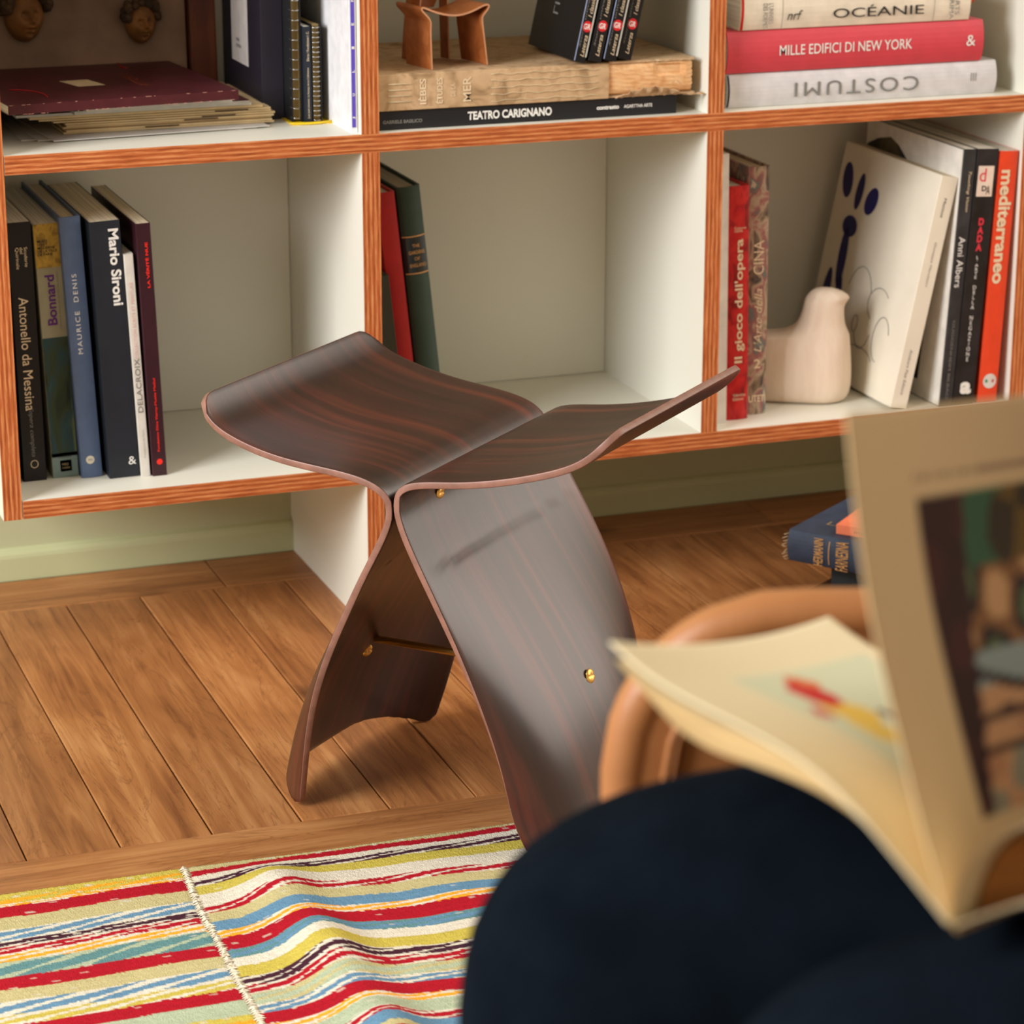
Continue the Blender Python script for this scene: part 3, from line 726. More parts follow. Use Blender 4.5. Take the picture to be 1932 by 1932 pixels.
spiral(-.0562, .0105, .30, .088, 30, 'tall wire-bound book with kraft pages next to the dark binder')
spiral(-.0360, .0100, .1000, .083, 20, 'short wire-bound book with kraft pages beside the white book')
book('slim black booklet with tiny white spine text between two wire-bound books', .0082, .098, .15, plain('blue_black_cover', (28, 34, 44), .4), (-.0450, .082, Z2 + .0012), None, hard=False,
     letters=[('up', 'Juan José Lahuerta. La Stampa de La Collezione', CRMI, .0045, .030, .052, .0026), ('up', 'Electa / Fondazione I. C.', CRMI, .0045, .078, .030, .0026)])
yb = thing('yellow_strap', 'yellow band lying on the shelf under the wire-bound books', 'strap', (-.0600, .075, Z2))
box('strap_band', 0, .0435, .0, .10, 0, .0010, plain('yellow_plastic', (226, 190, 30), .4), yb)
tube('strap_edge', [(-.002 + .0455 * t, .004 - .006 * math.sin(PI * t), .0016) for t in np.linspace(0, 1, 12)], .0014, MATS['yellow_plastic'], yb, 8)
box('strap_tab', .0, .004, .01, .1, .0011, .0011 + .0001, MATS['yellow_plastic'], yb)
book('dark slate book standing behind the short wire-bound one', .0225, .30, .09, plain('slate_dark_cover', (44, 50, 58), .5), (-.0445, .1900 - .0, Z2), None, hard=True) if False else book('dark slate book standing behind the short wire-bound one', .0170, .29, .03, plain('slate_dark_cover', (48, 54, 62), .5), (-.0445, .245, Z2), None, hard=True)
wb_ = book('glossy white book with a purple lettered strip on the edge, against the upright', .0072, .30, .19, plain('glossy_white_cover', (236, 234, 236), .25, .6), (-.0172, .010, Z2), None, hard=False)
box('purple_strip', .0012, .0050, -.0007, -.0003, .006, .296, plain('violet_ink', (92, 74, 186), .5, noise=0), wb_)
for i, ch in enumerate('JULIEPOLD'): put_text(wb_, ch, WHT, .0026, .0028, lambda a, c, i=i: (.0031 - c, -.0009, .0155 + .0235 * i + a), bold=.03)

# ------------------------------------------------------------------ upper middle bay
book('black landscape book with white title Teatro Carignano lying flat', .0195, .330, .24, plain('teatro_black_cover', (22, 22, 26), .5), (-.003 + .0 + .0135, .014, Z2 + .0196), RY(90), hard=False,
     letters=[('up', 'TEATRO CARIGNANO', WHT, .0095, .144, .092, .0088, dict(bold=.035)), ('up', 'GABRIELE BASILICO', GREY, .0112, .028, .042, .0036, dict(bold=.03)), ('up', 'contrasto', WHT, .0092, .2525, .025, .0040, dict(bold=.04)), ('up', 'AGARTTHA ARTE', WHT, .0092, .2865, .032, .0036, dict(bold=.02))])
M_OLD = blotch('worn_buckram', [(152, 122, 88), (186, 154, 116), (200, 168, 130), (176, 142, 106)], (45, 60, 45), .9)
ZO = Z2 + .0198
ob = book('thick battered tan book with torn spine lying on the black landscape book', .0370, .250, .225, M_OLD, (.2625, .010, ZO), RY(-90), pages=M_TANP, bulge=.001, name='old_book',
          letters=[('h', 'MER', CRMI, .0185, .156, .025, .0085, dict(bold=.008)), ('h', 'DE LA', CRMI, .0185, .171, .013, .005), ('h', 'ÉTUDES', CRMI, .0185, .186, .026, .0075, dict(bold=.02)), ('h', 'IÈBES', CRMI, .0185, .204, .026, .0085, dict(bold=.02))])
M_PALE = plain('rubbed_silver_line', (214, 196, 160), .7, noise=.1)
for i in range(5):
    pts = [(.005 + .0068 * i + .0012 * math.sin(3.1 * t + i * 1.7) * math.sin(t * 1.3 + i), -.0006, .012 + .118 * t / 9) for t in np.linspace(0, 9, 26)]
    tube('tooled_line', pts, .00035, M_PALE, ob, 4)
    if i < 4: tube('tooled_line', [(.009 + .006 * i, -.0006, .2165), (.0094 + .006 * i, -.0006, .240)], .0006, M_PALE, ob, 4)
M_RAW = blotch('bare_orange_mull', [(206, 148, 96), (222, 172, 120), (230, 186, 138), (204, 150, 100)], (40, 40, 40), .9)
# exposed right end: rough block of text with raised mull
bm = bmesh.new(); bmesh.ops.create_cube(bm, size=1)
bmesh.ops.subdivide_edges(bm, edges=bm.edges[:], cuts=14, use_grid_fill=True)
for v in bm.verts:
    x, yy, z = v.co; nz = math.sin(x * 37 + z * 21) * .5 + math.sin(z * 47 + x * 13) * .5
    v.co = (.2630 + (x + .5) * .094, .0125 + (yy + .5) * .20, ZO + .0030 + (z + .5) * .0325)
    if yy < -.49: v.co.y += .0004 * nz + (.004 * (abs(z) * 2) ** 6)
    if x > .49: v.co.x += .0012 * nz
    if x > .05 and .1 < z < .4 and yy < -.49 and x < .4: v.co.y += .003
bm.transform(ob.matrix_world.inverted())
part('exposed_text_block', bm_mesh('exposed_text_block', bm, [M_RAW], False), ob, 'bare orange text block where the spine has torn away')
# torn flap below and board ends
fv = []
for i in range(24):
    t = i / 23; x = .268 + .101 * t
    for j in range(5):
        s_ = j / 4
        z = ZO + .0016 + (.010 * math.sin(PI * min(1, t * 1.15)) * s_ ** 1.2) - .004 * t * t * (1 - 0) * s_ + .0009 * math.sin(i * 2.3 + j)
        fv.append(((x), .0105 - .006 * s_ + .002 * s_ * math.sin(i * 1.9), max(z, ZO + .0012 - .0006 * (1 - s_))))
inv = ob.matrix_world.inverted()
fl_ = part('torn_flap', mesh('torn_flap', [inv @ Vector(p) for p in fv], grid(24, 5), [M_OLD]), ob); sm = fl_.modifiers.new('s', 'SOLIDIFY'); sm.thickness = .0008
for i in range(16):
    a = random.uniform(0, 1); x0 = .30 + .06 * a; z0 = ZO + random.choice([.035, .036, .034, .012]); p = [(x0 + .004 * t * random.uniform(-1, 1) + .002 * t, .010 + random.uniform(-.002, .004), z0 + .0035 * t * random.uniform(.2, 1)) for t in (0, .4, .8, 1.1)]
    tube('loose_thread', [inv @ Vector(q_) for q_ in p], .00022, M_PALE, ob, 4)
for zz in (ZO + .0002, ZO + .0355):
    bm = bmesh.new(); bmesh.ops.create_cube(bm, size=1)
    for v in bm.verts: v.co = (.3125 + v.co.x * .097, .125 + v.co.y * .222, zz + .0011 + v.co.z * .0022)
    bm.transform(inv); part('cover_board', bm_mesh('cover_board', bm, [M_OLD]), ob)
ZOT = ZO + .0382

# miniature bent-plywood chair on the old book
M_MINI = wood('teak_ply', (110, 54, 22), (150, 84, 40), (182, 112, 62), coord='Object', scale=(60, 60, 60), rough=.4, rnd=False)
M_MEDGE = plain('teak_ply_edge', (206, 150, 112), .5)
mc = thing('miniature_chair', 'small bent plywood model chair standing on the battered tan book', 'model chair', (.096, .062, ZOT), RZ(12) @ Matrix.Diagonal((1.02, 1.02, 1.2)))


def ribbon(name, prof, y0, y1, th, parent, taper=None):
    P_ = np.array(prof, float); n = len(P_); d = np.gradient(P_, axis=0); nn = np.stack([-d[:, 1], d[:, 0]], 1); nn /= np.linalg.norm(nn, axis=1)[:, None]
    V = []; F = []; fm = []
    for i in range(n):
        yy0, yy1 = (y0, y1) if taper is None else taper(i / (n - 1))
        for s_ in (-1, 1):
            q_ = P_[i] + nn[i] * th * s_ / 2
            V += [(q_[0], yy0, q_[1]), (q_[0], yy1, q_[1])]
    for i in range(n - 1):
        a = i * 4; b = a + 4
        F += [(a, a + 1, b + 1, b), (a + 2, b + 2, b + 3, a + 3), (a, b, b + 2, a + 2), (a + 1, a + 3, b + 3, b + 1)]; fm += [0, 0, 1, 1]
    F += [(0, 2, 3, 1), (n * 4 - 4, n * 4 - 3, n * 4 - 1, n * 4 - 2)]; fm += [1, 1]
    o = part(name, mesh(name, V, F, [M_MINI, M_MEDGE], fm, smooth=False), parent); return o


def smooth_prof(pts, n=40): return spl(pts, n)


pf = [(-.030, 0), (-.031, .02), (-.0315, .036), (-.030, .041), (-.038, .0475), (-.0425, .0515), (-.040, .0535), (-.030, .049), (-.012, .0445), (.004, .0435), (.020, .047), (.032, .0515), (.0375, .051), (.036, .0475), (.031, .0435), (.0285, .041), (.0290, .036), (.0315, .02), (.0345, 0)]
ribbon('seat_shell', smooth_prof(pf, 70), -.034, .016, .0016, mc, taper=lambda t: (-.034, -.034 + .05 * (1 - .0 * t)))
bp = [(-.016, 0), (-.014, .025), (-.010, .05), (-.008, .07), (-.004, .10), (0, .115)]
ribbon('back_shell', smooth_prof(bp, 30), .022, .05, .0016, mc)
bp2 = [(.022, 0), (.021, .03), (.020, .055), (.022, .075), (.024, .10), (.022, .115)]
ribbon('back_leg', smooth_prof(bp2, 30), .020, .036, .0016, mc)
vv = [(-.020, .036, .112), (-.024, .036, .075), (-.016, .034, .050), (-.008, .034, .044), (.012, .034, .044), (.024, .036, .06), (.028, .036, .112)]
fr = mesh('back_rest', vv + [(a, b + .0016, c) for a, b, c in vv], [tuple(range(7))[::-1], tuple(range(7, 14))] + [(i, (i + 1) % 7, 7 + (i + 1) % 7, 7 + i) for i in range(7)], [M_MINI]); part('back_rest', fr, mc)

# four leaning black volumes
M_BK = plain('gloss_black_cover', (14, 14, 18), .3, .5)
M_RDOT = plain('red_emblem', (206, 28, 36), .5, noise=0)
ORD = ['leftmost', 'second from the left', 'third from the left', 'rightmost']
for i, (x, yy, bw) in enumerate([(.2215, .002, .0135), (.2375, .002, .0155), (.2545, .003, .0155), (.2725, .008, .0165)]):
    b_ = book('black volume with red emblem leaning on the old book, %s of four' % ORD[i], bw - .0006, .16, .135, M_BK, (x, yy + .004, ZOT + .0035), RY(12.5), hard=False, group='four black volumes with red emblems', pages=M_WHITEP,
              letters=[('h', '#disc', M_RDOT, bw * .5, .037, .0105, .0115), ('h', 'GR', WHT, bw * .5, .037, .0075, .0058, dict(bold=.02)), ('up', 'I classici', CRMI, bw * .55, .058, .022, .0042, dict(shear=.3)), ('up', 'Laterza', CRMI, bw * .55, .017, .022, .0042, dict(shear=.3)), ('up', 'Storia universale', GREY, bw * .2, .050, .07, .002, dict(shear=.3))])
    if i == 0: put_text(b_, 'LIGIO', GREY, .05, .014, lambda a, c: (-.0005, .075 - c, .065 + a))
    if i in (0, 2): box('spine_stripe', .0001, .0009, -.0006, -.0001, .001, .158, plain('pale_blue_stripe', (150, 165, 200), .4), b_)
    if i in (0, 2): box('spine_stripe', bw - .0022, bw - .0009, -.0006, -.0001, .006, .158, plain('silver_stripe', (196, 192, 180), .4), b_)

# ------------------------------------------------------------------ upper right bay
cz0 = Z2
book('glossy white book with upside-down title Costumi, bottom of its stack', .0365, .322, .25, plain('costumi_white_cover', (206, 204, 206), .35, .5), (.4005, .016, cz0 + .0365), RY(90), bulge=.005,
     letters=[('down', 'COSTUMI', GREY, .0195, .152, .148, .0155, dict(spacing=1.25)), ('down', '|||', GREY, .0165, .293, .0065, .009), ('h', '#rect', plain('navy_edge', (22, 20, 34), .5), .018, .0012, .034, .0022)])
book('rose red book with white title Mille edifici di New York', .0445, .304, .245, plain('rose_red_cover', (204, 66, 78), .4, .45, noise=.02), (.3990, .014, cz0 + .0370 + .0445), RY(90), bulge=.005,
     letters=[('up', 'MILLE EDIFICI DI NEW YORK', WHT, .0215, .138, .157, .0108, dict(bold=.004)), ('up', '&', WHT, .0215, .288, .011, .0115)])
book('ivory book with black title Océanie lying on top of the rose red one', .0460, .272, .24, plain('ivory_jacket', (224, 214, 194), .5), (.4130, .014, cz0 + .0820 + .0460), RY(90), bulge=.004,
     letters=[('up', 'OCÉANIE', BLK, .0305, .161, .108, .0125), ('up', 'nrf', BLK, .0315, .062, .018, .010, dict(shear=.35)), ('h', "L'UNIVERS\nDES FORMES", GREY, .031, .031, .026, .012), ('h', 'ARTS\nPRIMA', GREY, .031, .252, .026, .012),
              ('h', '#rect', GREY, .023, .048, .045, .0004), ('h', '#rect', GREY, .023, .228, .045, .0004), ('h', '#rect', plain('red_endband', (196, 22, 20), .5), .023, .0016, .045, .0030)])
# orange folded leaf behind the ivory book, dark cavity book at left
lf = thing('orange_bookmark', 'translucent orange paper leaf poking out at the right of the ivory book', 'bookmark', (.684, .060, cz0 + .0822), RZ(-8))
V = [(0, 0, .001), (.010, -.002, .0005), (.030, 0, .015), (.012, .004, .034), (0, .004, .036), (.014, -.004, .016)]
o = part('paper_fold', mesh('paper_fold', V, [(0, 1, 5), (1, 2, 5), (2, 3, 5), (3, 4, 5), (4, 0, 5)], [plain('orange_paper', (200, 84, 40), .5)]), lf); sm = o.modifiers.new('s', 'SOLIDIFY'); sm.thickness = .0004

# ------------------------------------------------------------------ stack of books on the floor
AN = -54
sp0 = Vector((.424, -.113, 0)); ex_ = Vector((math.cos(math.radians(AN)), math.sin(math.radians(AN)), 0)); ey_ = Vector((-ex_.y, ex_.x, 0))
p0 = sp0 + ex_ * .300
book('worn brown softcover at the bottom of the floor stack', .030, .27, .20, plain('brown_soft_cover', (92, 60, 38), .7), (p0 - ex_ * .012 + ey_ * .02)[:2] + (0,), RZ(AN) @ RY(-90), pages=M_TANP, hard=False)
book('frayed dark green book with cream page edges, second in the floor stack', .0345, .27, .20, plain('frayed_dark_cover', (42, 48, 50), .8), (p0 + ex_ * .010 + ey_ * .012)[:2] + (.0304,), RZ(AN - 3) @ RY(-90), pages=M_CREAM)
bl = book('navy cloth book with gold title La Farnesina on the floor stack', .0350, .300, .21, plain('navy_cloth', (52, 64, 84), .6, noise=.1, nscale=40, bump=.3, bscale=900), p0[:2] + (.0653,), RZ(AN) @ RY(-90), bulge=.004, pages=M_CREAM,
          letters=[('h', 'HERMANIN', GOLD, .0172, .2625, .030, .0110, dict(bold=.01)), ('h', '#rect', GOLD, .0172, .2505, .026, .0010), ('h', 'FARNESINA', GOLD, .0172, .2345, .0325, .0150, dict(bold=.01))])
put_text(bl, 'LA FARNESINA', plain('dull_gold_ink', (150, 128, 92), .5, noise=.1), .15, .012, lambda a, c: (.0353, .045 + c, .20 - a))
for i in range(9):
    zz = .2995 + random.uniform(-.001, .001); xx = .003 + .0035 * i
    tube('frayed_thread', [(xx, .004, zz), (xx - .001, .001 - random.random() * .002, zz + .0025), (xx - .004 * random.random(), -.001, zz + .004 + .002 * random.random())], .0005, plain('frayed_cream_thread', (196, 176, 140), .9), bl, 4)
p1 = sp0 + ex_ * .049 + ey_ * .017
ob2 = thing('booklet', 'coral orange booklet lying on the navy book in the floor stack', 'booklet', (p1.x, p1.y, .1006), RZ(AN + 6))
box('booklet_leaves', .0002, .1698, .0008, .1198, .0006, .0094, M_CREAM, ob2); box('booklet_cover', 0, .17, 0, .12, .0096, .0102, plain('coral_card', (236, 128, 90), .6), ob2)
box('booklet_cover', 0, .17, 0, .12, 0, .0005, MATS['coral_card'], ob2); box('booklet_spine', 0, .17, -.0006, -.0001, 0, .0102, MATS['coral_card'], ob2)
put_text(ob2, 'marsilio', plain('dark_coral_ink', (150, 70, 48), .6, noise=0), .028, .004, lambda a, c: (.035 + a, -.0009, .005 + c))

# ------------------------------------------------------------------ kilim rug
def build_rug():
    xs_ = np.concatenate([np.linspace(-1.25, -.70, 120)[:-1], np.arange(-.70, .30, .0017), np.linspace(.30, 1.1, 170)])
    ys_ = np.concatenate([np.arange(-.5215, -.93, -.0017), np.linspace(-.933, -2.3, 290)])
    X, Yg = np.meshgrid(xs_, ys_, indexing='ij')
    def n1(x, f, s):   # cheap smooth noise
        return np.sin(x * f + s) * .5 + np.sin(x * f * 2.3 + s * 1.7) * .3 + np.sin(x * f * 4.9 + s * 2.9) * .2
    edge = -.5215 + .0 * X
    Y = Yg - .0055 * np.clip((X + .338) / .13, 0, 1) * np.exp((Yg + .5215) / .05)
    seam = -.338 - .003 * n1(Y, 9, 1) - .012 * np.clip((-.53 - Y) / .3, 0, 1)
    right = X > seam
    C = dict(r=(166, 20, 36), o=(186, 174, 126), w=(212, 203, 186), b=(96, 134, 162), p=(66, 32, 46), g=(228, 158, 40), s=(168, 178, 150), y=(190, 172, 76), t=(92, 132, 134))
    # bands from the rear edge: (y where it ends, base colour, sliver colour or None)
    LB = [(-.541, 'y', 'g'), (-.546, 'w', 'g'), (-.567, 'r', None), (-.590, 'o', None), (-.609, 'w', 'b'), (-.621, 'w', 'p'), (-.634, 'w', 'r'), (-.648, 'w', 'g'), (-.676, 's', 't'), (-.697, 'r', None), (-.717, 'o', None), (-.739, 'w', 'b'), (-.756, 'w', 'y'), (-.775, 'r', None), (-.80, 's', None)]
    RB = [(-.531, 'o', None), (-.541, 'r', None), (-.549, 'w', None), (-.562, 'w', 'p'), (-.579, 'y', None), (-.601, 'w', None), (-.616, 'w', 'r'), (-.634, 'o', None), (-.651, 'b', None), (-.664, 'w', 'g'), (-.687, 'r', None), (-.703, 't', 'b'), (-.719, 'w', None), (-.738, 'y', None), (-.753, 'w', 'p'), (-.768, 'w', 'r'), (-.787, 'o', 's'), (-.801, 'w', 'b'), (-.820, 'r', None), (-.832, 'w', 'g'), (-.853, 's', None), (-.866, 'w', 'r'), (-.885, 'b', None)]
    lin = {k: np.array(srgb(*v)[:3]) for k, v in C.items()}
    out = np.zeros(X.shape + (3,))
    jit = rng.uniform(-1, 1, X.shape)
    for side, B in ((0, LB), (1, RB)):
        msk = right if side else ~right
        per = -.5215 - B[-1][0]
        drift = (.010 * (X + .34) if side == 0 else .0)
        yy = Y + drift + .0026 * n1(X, 13, 2 + side) + .0004 * jit
        yy = -.5215 - np.mod(np.maximum(-.5215 - yy, 0), per)
        y0 = -.5215; idx = np.zeros(X.shape, int)
        for k, (y1, a, bcol) in enumerate(B):
            wob = .0009 * n1(X, 16 + (k * 7) % 11, k * 1.9)
            e1 = y1 + wob * (0 if k == 0 else 1)
            inb = (yy > e1) & (idx == 0) & msk; idx[inb] = 1
            f = (y0 - yy) / (y0 - y1)
            base = np.broadcast_to(lin[a], X.shape + (3,)).copy()
            if bcol:
                L2 = .125 if side else .115; sl = np.zeros(X.shape, bool); tk = .23 if bcol in 'rpt' else .19
                for ph in (0, .5):
                    s = np.mod(X / L2 + ph + k * .37, 1.0); wdt = np.clip(np.minimum(s * 5, (1 - s) * 3.0), 0, 1)
                    sl |= np.abs(f - (1.02 - 1.04 * s)) < tk * wdt * (1 + .15 * n1(X, 60, k))
                if a == 'y': sl &= f > .5
                base[sl] = lin[bcol]
            out[inb] = base[inb]; y0 = y1
        rest = (idx == 0) & msk; out[rest] = lin['w']
    # stray white picks on the red, yarn-to-yarn tone changes
    for k in range(260):
        cx, cy = rng.uniform(-.7, .25), rng.uniform(-.9, -.522) if k > 40 else rng.uniform(-.531, -.523)
        m_ = (np.abs(X - cx) < .003) & (np.abs(Y - cy) < .0011); out[m_] = out[m_] * .4 + lin['w'] * .6 * .9
    out *= (1 + .10 * np.round(n1(Y, 700, 0) + n1(X, 37, 3) * .6)[..., None] * .5 + rng.uniform(-.10, .10, X.shape)[..., None])
    sm_ = np.abs(X - seam + .0015 * n1(Y, 300, 2)) < .0026; out[sm_] = np.array(srgb(212, 200, 176)[:3]) * rng.uniform(.7, 1.1, X.shape)[sm_][:, None]
    out = np.clip(out, 0, 1)
    # relief: folds to the right of the seam, small ripples
    d = X - seam; env = np.clip(d / .03, 0, 1) * np.clip((-.535 - Y) / .07, 0, 1)
    rid = .0175 * np.exp(-((X + .272 - .03 * (-.60 - Y)) / .029) ** 2) * (1 + .25 * np.sin((Y + .6) * 38))
    rid += .005 * np.exp(-((X + .12 + .1 * (Y + .6)) / .06) ** 2) + .004 * np.exp(-((X + .215 + .05 * (Y + .7)) / .03) ** 2)
    Z = .0022 + env * rid * np.exp(-np.clip(X, 0, 5) / .05) + .0006 * n1(X, 40, 1) * n1(Y, 50, 2) - .0010 * np.exp(-(d / .004) ** 2)
    near = np.exp(-(((X + .04) ** 2 + (Y + .60) ** 2) / .07 ** 2)); Z = Z * (1 - near) + .0005 * near
    Z += .00035 * np.sin(Y * 2 * math.pi / .0042) * np.sin(X * 2 * math.pi / .0068 + np.floor(Y / .0042) * 1.7)
    nx, ny = X.shape
    V = np.stack([X, Y + 0 * X, Z], -1).reshape(-1, 3); n = len(V)
    I = np.arange(n).reshape(nx, ny)
    Q = np.stack([I[:-1, :-1], I[:-1, 1:], I[1:, 1:], I[1:, :-1]], -1).reshape(-1, 4)
    rim = np.concatenate([I[:, 0], I[-1, 1:], I[-2::-1, -1], I[0, -2:0:-1]]); low = V[rim].copy(); low[:, 2] = .0002
    V = np.vstack([V, low]); k = np.arange(len(rim)); k2 = np.roll(k, -1)
    S = np.stack([rim[k], rim[k2], n + k2, n + k], -1)
    Q = np.vstack([Q, S])
    me = bpy.data.meshes.new('woven_field'); me.vertices.add(len(V)); me.vertices.foreach_set('co', V.ravel())
    me.loops.add(Q.size); me.loops.foreach_set('vertex_index', Q.ravel()); me.polygons.add(len(Q)); me.polygons.foreach_set('loop_start', np.arange(0, Q.size, 4)); me.update(calc_edges=True)
    col = me.color_attributes.new('Col', 'FLOAT_COLOR', 'POINT'); cc = np.ones((len(V), 4)); cc[:n, :3] = out.reshape(-1, 3); cc[n:, :3] = cc[rim, :3]
    col.data.foreach_set('color', cc.ravel()); me.materials.append(vcol('kilim_wool', .9, .5, (700, 420, 400), .12)); me.polygons.foreach_set('use_smooth', [True] * len(me.polygons))
    rt = thing('kilim_rug', 'flatwoven wool rug with wavy red, cream, blue and yellow stripes and a rumpled seam', 'rug', (0, 0, 0))
    part('woven_field', me, rt)
    # overcast stitches along the seam
    sv = []; sf = []; yy = -.5225
    while yy > -1.0:
        sx_ = -.338 - .003 * n1(yy, 9, 1) - .012 * min(max((-.53 - yy) / .3, 0), 1); dx = random.uniform(.003, .0055); b0 = len(sv); dy = random.uniform(.001, .003)
        for q_, z_ in (((-dx, 0), .0016), ((0, dy), .0038), ((dx, 0), .0022), ((0, -dy * .8), .0038)): sv.append((sx_ + q_[0], yy + q_[1], z_))
        sf.append((b0, b0 + 1, b0 + 2, b0 + 3)); yy -= random.uniform(.0022, .0042)
    ss = part('seam_stitching', mesh('seam_stitching', sv, sf, [plain('cream_yarn', (216, 204, 182), .9, noise=.15, nscale=200)]), rt); ss['kind'] = 'stuff'


build_rug()

# ------------------------------------------------------------------ leather armchair in the foreground
# chair frame: F (the way the sitter faces), R (the sitter's right), z up
FV = Vector((-.93974, .34190, 0)); RV = Vector((.34190, .93974, 0))
def FR(f_, r_, z_): return FV * f_ + RV * r_ + Vector((0, 0, z_))
RC, HW = -1.887, .285
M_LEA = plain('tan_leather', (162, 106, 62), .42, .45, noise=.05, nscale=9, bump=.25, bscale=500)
M_LEAD = plain('tan_leather_inside', (126, 72, 36), .5, .4, noise=.05, nscale=9, bump=.25, bscale=500)  # same leather, darkened: shade of the hollow is put into the colour
M_THR = plain('brown_thread', (120, 70, 34), .8, noise=0)
ch = thing('leather_armchair', 'tan leather tub armchair with stitched rounded rim around the seated reader', 'armchair', FR(-.45, RC, 0))
ci = ch.matrix_world.inverted()
def plan(t):
    """0..1 : far arm front -> back -> near arm front, returns (f, r offset)"""
    La, Rr = .27, HW; Lb = PI * Rr * .93; tot = 2 * La + Lb; s_ = t * tot
    if s_ < La: return (-.196 - s_, Rr)
    if s_ > La + Lb: return (-.196 - (tot - s_), -Rr)
    a = (s_ - La) / Lb * PI; return (-.196 - La - math.sin(a) * Rr * .92, math.cos(a) * Rr)
def ztop(t):
    m_ = min(t, 1 - t); d = m_ * (2 * .27 + PI * HW * .93); base = .586 + .10 * (max(0, d - .2) / .35) ** 1.4 * (d > .2)
    r = .075
    if d < r: base -= r - math.sqrt(max(r * r - (r - d) ** 2, 0))
    return min(base, .80)
NTs = 90; ts = np.concatenate([np.linspace(0, .03, 14)[:-1] ** 1, np.linspace(.03, .97, NTs - 26), np.linspace(.97, 1, 14)[1:]])
def wall(off, zlow, name, mat, parent, flip=False):
    V = []; 
    for t in ts:
        f_, r_ = plan(t); e = 1e-3; f2, r2 = plan(min(t + e, 1)); f1, r1 = plan(max(t - e, 0)); tx, ty = f2 - f1, r2 - r1; L_ = math.hypot(tx, ty); nx_, ny_ = -ty / L_, tx / L_
        zt = ztop(t)
        for j in range(9):
            z = zlow + (zt - zlow) * j / 8; lean = .02 * (1 - (z - zlow) / .3)
            V.append(ci @ FR(f_ + nx_ * off, RC + r_ + ny_ * off, z))
    return part(name, mesh(name, V, grid(len(ts), 9), [mat], smooth=True), parent)
# inner normal direction: towards the seat
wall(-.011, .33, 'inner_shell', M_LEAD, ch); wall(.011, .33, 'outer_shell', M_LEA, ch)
rimp = [(plan(0)[0], plan(0)[1], z) for z in np.linspace(.33, ztop(0), 6)[:-1]] + [(plan(t)[0], plan(t)[1], ztop(t)) for t in ts] + [(plan(1)[0], plan(1)[1], z) for z in np.linspace(ztop(1), .33, 6)[1:]]
tube('padded_rim', [ci @ FR(f_, RC + r_, z) for f_, r_, z in rimp], .0125, M_LEA, ch, 14)
def inset(pts, dz, din):
    out = []
    for i, (f_, r_, z) in enumerate(pts):
        a = pts[max(i - 1, 0)]; b = pts[min(i + 1, len(pts) - 1)]
        tz = b[2] - a[2]; th_ = math.hypot(b[0] - a[0], b[1] - a[1]); L_ = math.hypot(tz, th_) or 1
        # inward across the face of the arm: down where the rim is level, back where it is upright
        s_ = 1 if i < len(pts) / 2 else -1
        k = th_ / L_; fz = -dz * k; ff = -dz * abs(tz) / L_
        nr = -r_ / max(math.hypot(r_, f_ + .452), .01) if f_ < -.452 else -math.copysign(1, r_)
        nf = -(f_ + .452) / max(math.hypot(r_, f_ + .452), .01) if f_ < -.452 else 0
        out.append((f_ + ff + nf * din, r_ + nr * din, z + fz))
    return out
for nm, dz, rr_, m_ in (('piping', .0165, .0019, M_LEA), ('piping', .0200, .0015, M_LEA)):
    tube(nm, [ci @ FR(f_, RC + r_, z) for f_, r_, z in inset(rimp, dz, .0135)], rr_, m_, ch, 8)
# stitches on both sides of the piping
for dz in (.0128, .0238):
    P_ = inset(rimp, dz, .0150 if dz > .02 else .0128); sv = []; sf = []
    acc = 0
    for a, b in zip(P_[:-1], P_[1:]):
        A_, B_ = Vector(a), Vector(b); L_ = (B_ - A_).length; n_ = max(1, int(L_ / .0042))
        for k in range(n_):
            q0 = A_.lerp(B_, (k + .15) / n_); q1 = A_.lerp(B_, (k + .75) / n_); b0 = len(sv)
            for q_ in (q0, q1):
                for w_ in (-.0005, .0005): p = FR(q_[0], RC + q_[1], q_[2] + w_); sv.append(ci @ p)
            sf.append((b0, b0 + 1, b0 + 3, b0 + 2))
    s_ = part('stitching', mesh('stitching', sv, sf, [M_THR]), ch); s_['kind'] = 'stuff'
# seat cushion
V = []; F = []
for z, k in ((.36, .93), (.375, .97), (.40, .975), (.418, .94), (.424, .80), (.426, .4), (.426, .02)):
    for t in np.linspace(0, 1, 61)[:-1]:
        f_, r_ = plan(t); V.append(ci @ FR(-.45 + (f_ + .45) * k * .955, RC + r_ * k * .955, z))
for i in range(6):
    for j in range(60): F.append((i * 60 + j, i * 60 + (j + 1) % 60, (i + 1) * 60 + (j + 1) % 60, (i + 1) * 60 + j))
F.append(tuple(range(60))[::-1]); part('seat_cushion', mesh('seat_cushion', V, F, [M_LEA], smooth=True), ch)
V = []; F = []
for z, k in ((.33, 1.0), (.345, 1.0), (.355, .98)):
    for t in np.linspace(0, 1, 61)[:-1]: f_, r_ = plan(t); V.append(ci @ FR(-.45 + (f_ + .45) * k, RC + r_ * k, z))
for i in range(2):
    for j in range(60): F.append((i * 60 + j, i * 60 + (j + 1) % 60, (i + 1) * 60 + (j + 1) % 60, (i + 1) * 60 + j))
F += [tuple(range(60))[::-1], tuple(range(120, 180))]; part('seat_base', mesh('seat_base', V, F, [M_LEA]), ch)
M_LEG = plain('dark_leg_wood', (70, 40, 22), .4)
for f_, s_ in ((-.24, .2), (-.24, -.2), (-.62, .17), (-.62, -.17)):
    tube('leg', [ci @ FR(f_ + (.04 if f_ > -.4 else -.04), RC + s_ * 1.2, .0045), ci @ FR(f_, RC + s_, .335)], [.010, .016], M_LEG, ch, 12)

